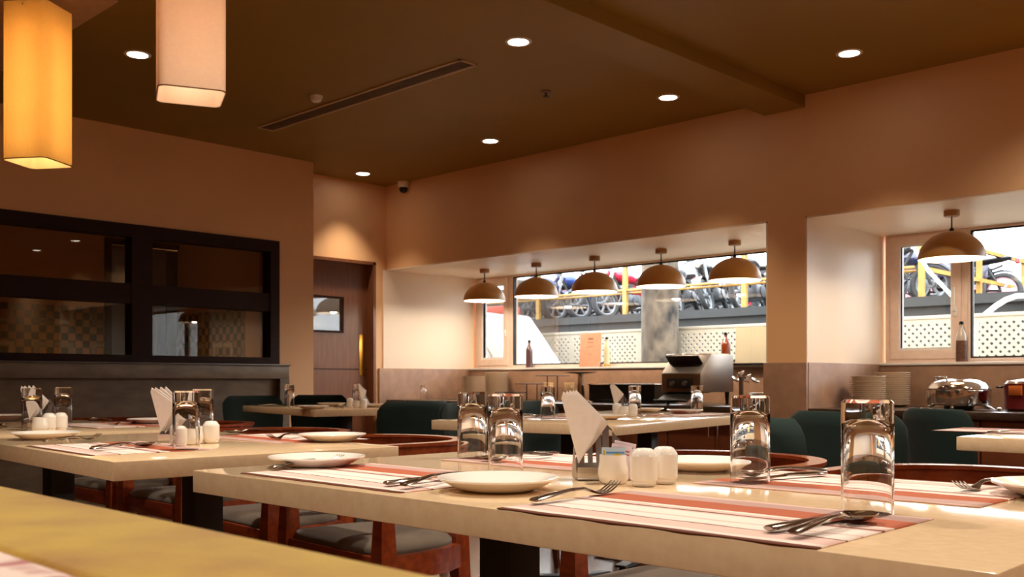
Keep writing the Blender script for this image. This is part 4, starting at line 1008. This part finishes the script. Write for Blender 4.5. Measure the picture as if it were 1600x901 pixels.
def green_chair():
    t = thing('upholstered_chair')
    bm = NB(); n = 14; secs = []
    zs_ = [.40, .44, .52, .62, .70, .76, .79, .805, .812]
    for z in zs_:
        f = (z-.40)/.41
        hw = .195+.035*min(1, f*1.5)
        if z > .74: hw -= .055*((z-.74)/.072)**2.2
        th = .03 if z < .79 else .03-.02*(z-.79)/.022
        yo = .20+.055*f
        ring = []
        for side in (1, -1):
            for k in range(n+1):
                u = (-1+2*k/n)*side
                cur = -.055*abs(u)**2.4
                edge = th*(1-abs(u)**8*.75)
                ring.append(Vector((u*hw, yo+cur+side*edge, z)))
        secs.append(ring)
    loft(bm, secs); bmesh.ops.remove_doubles(bm, verts=bm.verts, dist=1e-5); recalc(bm); obj('backrest', bm, M['green'], t, smooth=60)
    bm = NB(); box(bm, -.225, .225, -.23, .235, .385, .47, bev=.03, seg=4); obj('seat', bm, M['green'], t, smooth=60)
    bm = NB(); box(bm, -.2, .2, -.2, .2, .345, .385, bev=.004); obj('seat_frame', bm, M['cabinet'], t)
    for sx in (-1, 1):
        for sy in (-1, 1):
            bm = NB(); secs = []
            for z, w, k in ((0, .011, 1.12), (.2, .015, 1.05), (.36, .02, 1)): secs.append([Vector((sx*.18*k+a*w, sy*.18*k+b*w, z)) for a, b in ((-1,-1),(1,-1),(1,1),(-1,1))])
            loft(bm, secs); recalc(bm); obj('leg', bm, M['cabinet'], t)
    return t
GC = Kind(green_chair)
def gput(px, d, rz, lab):
    """chair with the middle of its back near pixel column px at depth d; front is local -Y"""
    a, b = dirv(px); x, y = a*d, b*d; r = math.radians(rz)
    x -= -math.sin(r)*.235; y -= math.cos(r)*.235
    GC.put((x, y, 0), r, lab, 'chair', 'dark green upholstered chairs')
gput(392, 7.3, 80, 'dark green chair at the left end of the far table')
gput(502, 7.75, 38, 'dark green chair behind the far table before the door')
gput(655, 5.35, 258, 'dark green chair right of the far table, its back towards us')
gput(722, 4.95, 100, 'dark green chair between the far table and the pair of tumblers')
gput(826, 5.35, 100, 'dark green chair at the left side of the middle table')
gput(1188, 3.02, 140, 'dark green chair seen narrowly right of the second tumbler')
gput(1310, 3.5, 178, 'dark green chair behind the largest tumbler')
gput(1450, 3.9, 142, 'dark green chair in front of the chafing dish')
bm = None

# ================================================================== BOOTH BACK (foreground)
def pink_mat():
    m, nt, p = new_mat('pink_patterned_fabric')
    tc = nt.nodes.new('ShaderNodeTexCoord'); n = nt.nodes.new('ShaderNodeTexNoise'); n.inputs['Scale'].default_value = 26; n.inputs['Detail'].default_value = 3; n.inputs['Distortion'].default_value = 1.2
    r = nt.nodes.new('ShaderNodeValToRGB'); e = r.color_ramp.elements; e[0].position = .42; e[0].color = lin((172,110,112)); e[1].position = .56; e[1].color = lin((224,204,196))
    nt.links.new(tc.outputs['Object'], n.inputs[0]); nt.links.new(n.outputs[0], r.inputs[0]); nt.links.new(r.outputs[0], p.inputs['Base Color']); p.inputs['Roughness'].default_value = .85
    return m
YB1, YB0 = .262, .172
t = tag(thing('booth_seat_back', (0, 0, 0)), 'mustard suede topped booth back in the near left corner, blurred', 'booth')
bm = NB(); box(bm, -1.9, .02, YB0, YB1+.01, .70, .84, bev=.006, seg=4); obj('top_cushion', bm, M['yellow'], t, smooth=60)
bm = NB(); box(bm, -1.9, .02, YB0-.06, YB0-.001, .3, .839, bev=.006, seg=4); obj('patterned_panel', bm, pink_mat(), t, smooth=60, label='pink and white patterned fabric panel')
bm = NB(); box(bm, -1.88, 0, YB0+.01, YB1, 0, .70); obj('base', bm, M['cabinet'], t)

# ================================================================== OUTSIDE
def ext(name, bm, m): return struct(name, bm, m)
bm = NB(); box(bm, -30, 12, YB+.2, 40, -.3, .02); tag(obj('yard_ground', bm, mat('grey_yard_concrete', (150,146,138), .8, var=.1, scale=1)), 'grey concrete yard outside', 'ground', kind='structure')
# retaining wall / raised parking deck
bm = NB(); box(bm, -26, 8, 13.5, 24, -.05, 2.04); box(bm, -26, 8, 13.42, 13.5, 1.93, 2.06)
tag(obj('retaining_wall', bm, mat('dark_wet_concrete', (36,36,35), .7, rgb2=(20,21,21), scale=1.6, detail=8)), 'dark stained concrete retaining wall under the parked motorcycles', 'wall', kind='structure')
bm = NB(); box(bm, -26, -6, 13.455, 13.4995, 1.66, 1.70); tag(obj('conduit', bm, M['black']), 'thin dark conduit line above the lattice', 'pipe')
bm = NB(); box(bm, -26, -6.2, 17.9, 18.1, 2.04, 3.25); tag(obj('backdrop_wall', bm, mat('dark_backdrop', (52,50,50), .8, rgb2=(28,28,30), scale=2)), 'dark backdrop wall added behind the parked motorcycles', 'wall', kind='structure')  # added dark backdrop, stands in for packed clutter and covers the bright sky
# lattice fence
def lattice(x0, x1, z0, z1, y):
    bm = NB(); p = .0875; nx = int((x1-x0)/p); nz = int((z1-z0)/p)
    fx = lambda i: x0+i*p; hz = .027; cache = {}
    def V(x, z):
        k = (round(x, 4), round(z, 4))
        if k not in cache: cache[k] = bm.verts.new((x, 0, z))
        return cache[k]
    h2 = p/2; nz = int(round((z1-z0)/p)); 
    for i in range(nx*2):
        for j in range(nz*2):
            cx_, cz_ = x0+(i+.5)*h2, z0+(j+.5)*h2; a, b = h2/2, h2/2; c = [(cx_-a, cz_-b), (cx_+a, cz_-b), (cx_+a, cz_+b), (cx_-a, cz_+b)]
            if (i+j) % 2 == 0 and j < nz*2-1 and (i//2) % 14 != 0:
                d = [(cx_, cz_-a*.93), (cx_+a*.93, cz_), (cx_, cz_+a*.93), (cx_-a*.93, cz_)]
                C = [V(*q) for q in c]; D = [V(*q) for q in d]
                bm.faces.new((C[0], C[1], D[0])); bm.faces.new((C[1], D[1], D[0])); bm.faces.new((C[1], C[2], D[1])); bm.faces.new((C[2], D[2], D[1]))
                bm.faces.new((C[2], C[3], D[2])); bm.faces.new((C[3], D[3], D[2])); bm.faces.new((C[3], C[0], D[3])); bm.faces.new((C[0], D[0], D[3]))
            else: bm.faces.new([V(*q) for q in c])
    r = bmesh.ops.extrude_face_region(bm, geom=list(bm.faces)); vs = [g for g in r['geom'] if isinstance(g, bmesh.types.BMVert)]
    for v in vs: v.co.y += .012
    recalc(bm); xf(bm.verts, T(y=y)); return bm
lm = mat('cream_lattice_paint', (146,138,122), .5, var=.03)
bm = lattice(-13.2, on_y(1007, 11), .025, 1.60, 11); tag(obj('lattice_fence', bm, lm, smooth=0), 'cream diamond lattice fence left of the concrete column', 'fence', 'cream lattice fences')
bm = lattice(on_y(1055, 11)+.01, .4, .025, 1.60, 11); o = tag(obj('lattice_fence', bm, lm, smooth=0), 'cream diamond lattice fence right of the concrete column', 'fence', 'cream lattice fences')
for a, b in ((-13.2, on_y(1007, 11)), (on_y(1055, 11)+.01, .4)):
    bm = NB(); box(bm, a, b, 10.99, 11.03, 1.601, 1.64, bev=.005); tag(obj('fence_rail', bm, lm), 'plain cream top rail of the lattice fence %s of the column' % ('left' if a < -10 else 'right'), 'rail')
# concrete column
cm = mat('stained_concrete', (96,84,70), .9, rgb2=(20,18,16), scale=5, detail=10, bump=.6, bscale=20, stretch=(1.2, 1.2, .8))
bm = NB(); lathe(bm, [(0, -.05), (.245, -.05), (.245, 4.2), (0, 4.2)], 40); recalc(bm); tag(obj('concrete_column', bm, cm, loc=(on_y(1031, 10.75), 10.75, 0)), 'thick round stained concrete column outside the left window', 'column')
# yellow railings
ym = mat('yellow_steel_paint', (166,126,50), .5, rgb2=(136,100,42), scale=5)
t = tag(thing('yellow_railing', (0, 13.6, 0)), 'yellow steel railing along the edge of the motorcycle deck', 'railing')
bm = NB(); tube(bm, [(-14, 0, 2.485), (-5.5, 0, 2.485)], .022, 8); tube(bm, [(-14, .06, 2.44), (-5.5, .06, 2.44)], .018, 8); obj('rail', bm, ym, t)
bm = NB(); box(bm, -14, -5.5, -.03, .03, 2.9, 2.96); obj('top_beam', bm, ym, t)
for px in (841, 977, 1163):
    x = on_y(px, 13.6); bm = NB(); box(bm, x-.04, x+.04, -.03, .03, 2.06, 3.6); obj('post', bm, ym, t)
t = tag(thing('yellow_railing', (-5.4, 13.6, 0)), 'yellow steel rack railing running away from us outside the right window', 'railing')
for x_ in (0, 1.7):
    bm = NB()
    for z in (2.46, 2.92): box(bm, x_-.03, x_+.03, 0, 6.4, z-.03, z+.03)
    obj('rail', bm, ym, t)
for y in (0, 2.2, 4.3, 6.4):
    for x_ in (0, 1.7): bm = NB(); box(bm, x_-.035, x_+.035, y-.035, y+.035, 2.04, 2.98); obj('post', bm, ym, t)
bm = NB(); tube(bm, [(-5.6, 13.3, 3.1), (-5.2, 13.3, 2.4), (-4.6, 13.3, 1.7), (-4.5, 13.3, -.05)], .025, 8); tag(obj('white_pipe', bm, M['sash']), 'slanting thin white pole outside the right window', 'pole')
bm = NB(); tube(bm, [(-4.58, 13.2, -.05)]+[(-4.55+.12*k, 13.2, 1.66+.32*math.sin(PI*k/9)) for k in range(10)]+[(-3.44, 13.2, -.05)], .035, 10); tag(obj('white_pipe', bm, M['sash']), 'white curved pipe arching above the lattice at the right', 'pipe')
# grey building behind, right
t = tag(thing('grey_building', (-4.3, 22, 0)), 'pale grey stained building wall behind the yellow rack', 'building')
bm = NB(); box(bm, -.8, 9, 0, 4, -.3, 5.5); obj('wall', bm, mat('pale_stained_render', (150,146,138), .8, rgb2=(110,104,96), scale=1.3, detail=8), t)
for x in (.3, 1.6, 2.2): bm = NB(); box(bm, x-.08, x+.08, -.1, 0, -.3, 5.4); obj('drain_pipe', bm, cm, t)
bm = NB(); box(bm, -.7, 2.6, -.06, 0, 3.4, 3.5); box(bm, -.7, 2.6, -.06, 0, 4.4, 4.46); obj('ledge', bm, cm, t)
bm = NB(); box(bm, 2.7, 3.6, -.12, 0, -.2, 5.4); obj('dark_panel', bm, mat('dark_grey_panel', (70,72,76), .6, var=.1), t)
# white van, roof sloping down to the right
vy = 9.55
t = tag(thing('white_van', (0, vy, 0)), 'white van close outside the left window with a red strip on its roof', 'van')
vx = lambda px: on_y(px, vy+1.0)
prof = [(vx(600), .35), (vx(600), 1.8), (vx(615), 1.895), (vx(812), 1.90), (vx(829), 1.86), (vx(878), 1.17), (vx(884), .95), (vx(890), .4)]
wm = mat('white_van_paint', (196,196,198), .25, var=.01, coat=.5)
bm = NB(); prism(bm, prof, 1.0, mtx=T(y=.5), bev=.03); obj('body', bm, wm, t)
bm = NB(); box(bm, vx(715), vx(817), .55, .95, 1.892, 2.01, bev=.02); obj('roof_strip', bm, mat('red_orange_strip', (170,66,48), .5, var=.08), t, label='red roof strip')
bm = NB(); tube(bm, [(vx(815), -.005, 1.74), (vx(852), -.005, 1.16)], .009, 6); tube(bm, [(vx(772), -.004, 1.68), (vx(806), -.004, 1.12)], .007, 6); obj('panel_seam', bm, M['steeld'], t)
bm = NB(); prism(bm, [(vx(775), 1.05), (vx(790), 1.05), (vx(772), 1.16), (vx(768), 1.16)], .05, mtx=T(y=-.02)); obj('mirror', bm, M['blackg'], t)
for px in (690, 860):
    for yy in (.12, .88):
        bm = NB(); lathe(bm, [(0, -.1), (.2, -.1), (.32, -.08), (.33, 0), (.32, .08), (.2, .1), (0, .1)], 28, mtx=T(vx(px), yy, .35, rx=PI/2)); recalc(bm); obj('wheel', bm, M['gasket'], t)

# motorcycles
tire = mat('grey_tyre_rubber', (40,40,42), .7, var=.1)
rimm = mat('pale_alloy', (112,116,120), .4, .5, var=.03)
eng = mat('engine_alloy', (70,72,76), .4, .6, var=.15, scale=30)
seatm = mat('black_seat_vinyl', (22,22,24), .5)
def moto(colr, alloy=True, rimc=None):
    def mk():
        t = thing('motorcycle'); pm_ = mat('motorcycle_paint', colr, .25, coat=.6, var=.03); R = .30
        for nm, x in (('rear_wheel', -.62), ('front_wheel', .64)):
            bm = NB(); tube(bm, [(x+R*.86*math.cos(a), 0, R+R*.86*math.sin(a)) for a in [2*PI*k/32 for k in range(32)]], .045, 10, closed=True); o = obj(nm, bm, tire, t)
            bm = NB(); tube(bm, [(x+R*.72*math.cos(a), 0, R+R*.72*math.sin(a)) for a in [2*PI*k/28 for k in range(28)]], .022, 8, closed=True)
            for k in range(6):
                a = k*PI/3; box(bm, .03, R*.7, -.014, .014, -.016, .016, mtx=Matrix.Translation((x, 0, R)) @ Matrix.Rotation(a, 4, 'Y'))
            lathe(bm, [(0, -.06), (.05, -.06), (.06, 0), (.05, .06), (0, .06)], 16, mtx=T(x, 0, R, rx=PI/2)); recalc(bm); obj('rim', bm, mat('coloured_rim', rimc, .4) if rimc else rimm, o)
        bm = NB()
        for s in (-1, 1): tube(bm, [(.64, s*.085, R), (.54, s*.085, .62), (.43, s*.075, .93)], .024, 10)
        obj('front_fork', bm, rimm, t)
        bm = NB()
        tube(bm, [(.42, 0, .86), (.25, 0, .55), (.12, 0, .28), (-.2, 0, .27), (-.3, 0, .6), (-.62, 0, .72)], .022, 8); tube(bm, [(.42, 0, .82), (.0, 0, .72), (-.35, 0, .66)], .022, 8)
        for s in (-1, 1): tube(bm, [(-.62, s*.08, R), (-.22, s*.07, .32)], .02, 8); tube(bm, [(-.6, s*.1, R+.02), (-.42, s*.1, .68)], .022, 8)
        obj('frame', bm, M['black'], t)
        bm = NB(); loft(bm, [[Vector((x, w*math.cos(2*PI*k/14), z+h*math.sin(2*PI*k/14))) for k in range(14)] for x, w, h, z in ((-.14, .05, .04, .76), (-.06, .1, .09, .79), (.1, .14, .12, .82), (.26, .13, .11, .84), (.36, .07, .06, .85))]); recalc(bm); obj('fuel_tank', bm, pm_, t, smooth=60)
        bm = NB(); loft(bm, [[Vector((x, w*math.cos(2*PI*k/12), z+h*math.sin(2*PI*k/12))) for k in range(12)] for x, w, h, z in ((-.74, .06, .03, .84), (-.6, .11, .045, .82), (-.3, .13, .05, .79), (-.08, .09, .05, .77))]); recalc(bm); obj('seat', bm, seatm, t, smooth=60)
        bm = NB(); box(bm, -.12, .2, -.12, .12, .24, .46, bev=.03); lathe(bm, [(.07, 0)]+[(.09 if k % 2 else .075, .02*k) for k in range(1, 10)]+[(0, .2)], 16, mtx=T(.08, 0, .45, ry=.25)); lathe(bm, [(0, -.15), (.1, -.14), (.1, .14), (0, .15)], 20, mtx=T(.0, 0, .34, rx=PI/2)); recalc(bm); obj('engine', bm, eng, t)
        bm = NB(); tube(bm, [(.16, -.1, .5), (.26, -.13, .3), (.1, -.15, .22), (-.3, -.16, .26), (-.8, -.17, .36)], [.018, .018, .02, .035, .035], 10); obj('exhaust', bm, rimm, t)
        bm = NB()
        for x0_, a0, a1 in ((.64, 25, 140), (-.62, 10, 125)):
            pts = [Vector((x0_+.335*math.cos(math.radians(a)), 0, R+.335*math.sin(math.radians(a)))) for a in [a0+(a1-a0)*k/10 for k in range(11)]]
            loft(bm, [[p + Vector((0, a, b)) for a, b in ((-.06, -.008), (.06, -.008), (.05, .008), (-.05, .008))] for p in pts])
        recalc(bm); obj('mudguard', bm, pm_, t)
        bm = NB(); tube(bm, [(.3, -.36, 1.0), (.38, -.22, 1.02), (.42, 0, .97), (.38, .22, 1.02), (.3, .36, 1.0)], .014, 8)
        for s in (-1, 1): tube(bm, [(.36, s*.25, 1.02), (.38, s*.27, 1.17)], .006, 6); lathe(bm, [(0, -.006), (.05, -.004), (.05, .004), (0, .006)], 16, mtx=T(.38, s*.28, 1.2, ry=PI/2))
        recalc(bm); obj('handlebar', bm, M['blackg'], t)
        bm = NB(); lathe(bm, [(0, -.06), (.06, -.04), (.09, .03), (.08, .05), (0, .055)], 24, mtx=T(.52, 0, .88, ry=PI/2)); recalc(bm); o = obj('headlamp', bm, pm_, t)
        bm = NB(); lathe(bm, [(0, 0), (.075, 0), (.06, .02), (0, .03)], 24, mtx=T(.57, 0, .88, ry=PI/2)); recalc(bm); obj('lens', bm, M['chrome'], o)
        bm = NB(); box(bm, -.86, -.8, -.05, .05, .74, .82, bev=.01); obj('tail_lamp', bm, mat('red_lens', (170,30,30), .3), t)
        for s in (-1, 1):
            bm = NB(); prism(bm, [(-.42, .5), (-.14, .46), (-.1, .66), (-.44, .72)], .02, mtx=T(y=s*.12), bev=.006); obj('side_panel', bm, pm_, t)
        return t
    return mk
KB = Kind(moto((40,72,140))); KK = Kind(moto((34,36,40))); KW = Kind(moto((122,126,132))); KR = Kind(moto((188,34,62))); KP = Kind(moto((30,34,60), rimc=(216,150,160)))
def mput(K, px, y, rz, lab, lean=0):
    K.put((on_y(px, y), y, 2.05), 0, lab, 'motorcycle', 'motorcycles parked on the raised deck', rot=(lean, 0, math.radians(rz)), s=1.0)
mput(KK, 830, 14.75, 255, 'dark motorcycle on the deck behind the second dome lamp', .1)
mput(KB, 872, 14.75, 257, 'blue motorcycle nearest the second dome lamp, leaning', .22)
mput(KW, 893, 16.8, 255, 'white motorcycle in the rear row left of the middle dome lamp', .12)
mput(KB, 912, 14.75, 257, 'blue motorcycle just left of the middle dome lamp', .2)
mput(KK, 950, 14.75, 257, 'black motorcycle between the middle dome lamp and the yellow post', .22)
mput(KW, 962, 16.8, 255, 'white motorcycle in the rear row behind the yellow post', .15)
mput(KR, 992, 14.75, 255, 'crimson motorcycle beside the concrete column', .18)
mput(KW, 1082, 14.75, 285, 'silver white motorcycle right of the column with its front wheel towards us', .28)
mput(KK, 1128, 14.75, 285, 'dark motorcycle with pale front wheel behind the rightmost lamp of the left recess', .28)
mput(KR, 1158, 16.8, 262, 'crimson motorcycle behind the yellow post beside the pier', .15)
mput(KK, 1184, 14.6, 275, 'black motorcycle half hidden by the pier', .1)
mput(KK, 1385, 14.6, 12, 'black motorcycle at the left edge of the right window', .1)
mput(KP, 1440, 15.7, -165, 'dark blue motorcycle with a pink-rimmed wheel outside the right window', .1)
mput(KP, 1500, 16.6, -172, 'dark motorcycle behind the dome lamp of the right window', .12)

# unseen lamps added to light the back room behind the partition glass
for loc, lab in (((-8.8, 1.6, HC), 'added kitchen lamp'), ((-8.8, 4.0, HC), 'added kitchen lamp')):
    t = downlight(loc, 'round downlight added to light the back room behind the partition glass', KITCH_W/DOWN_W)
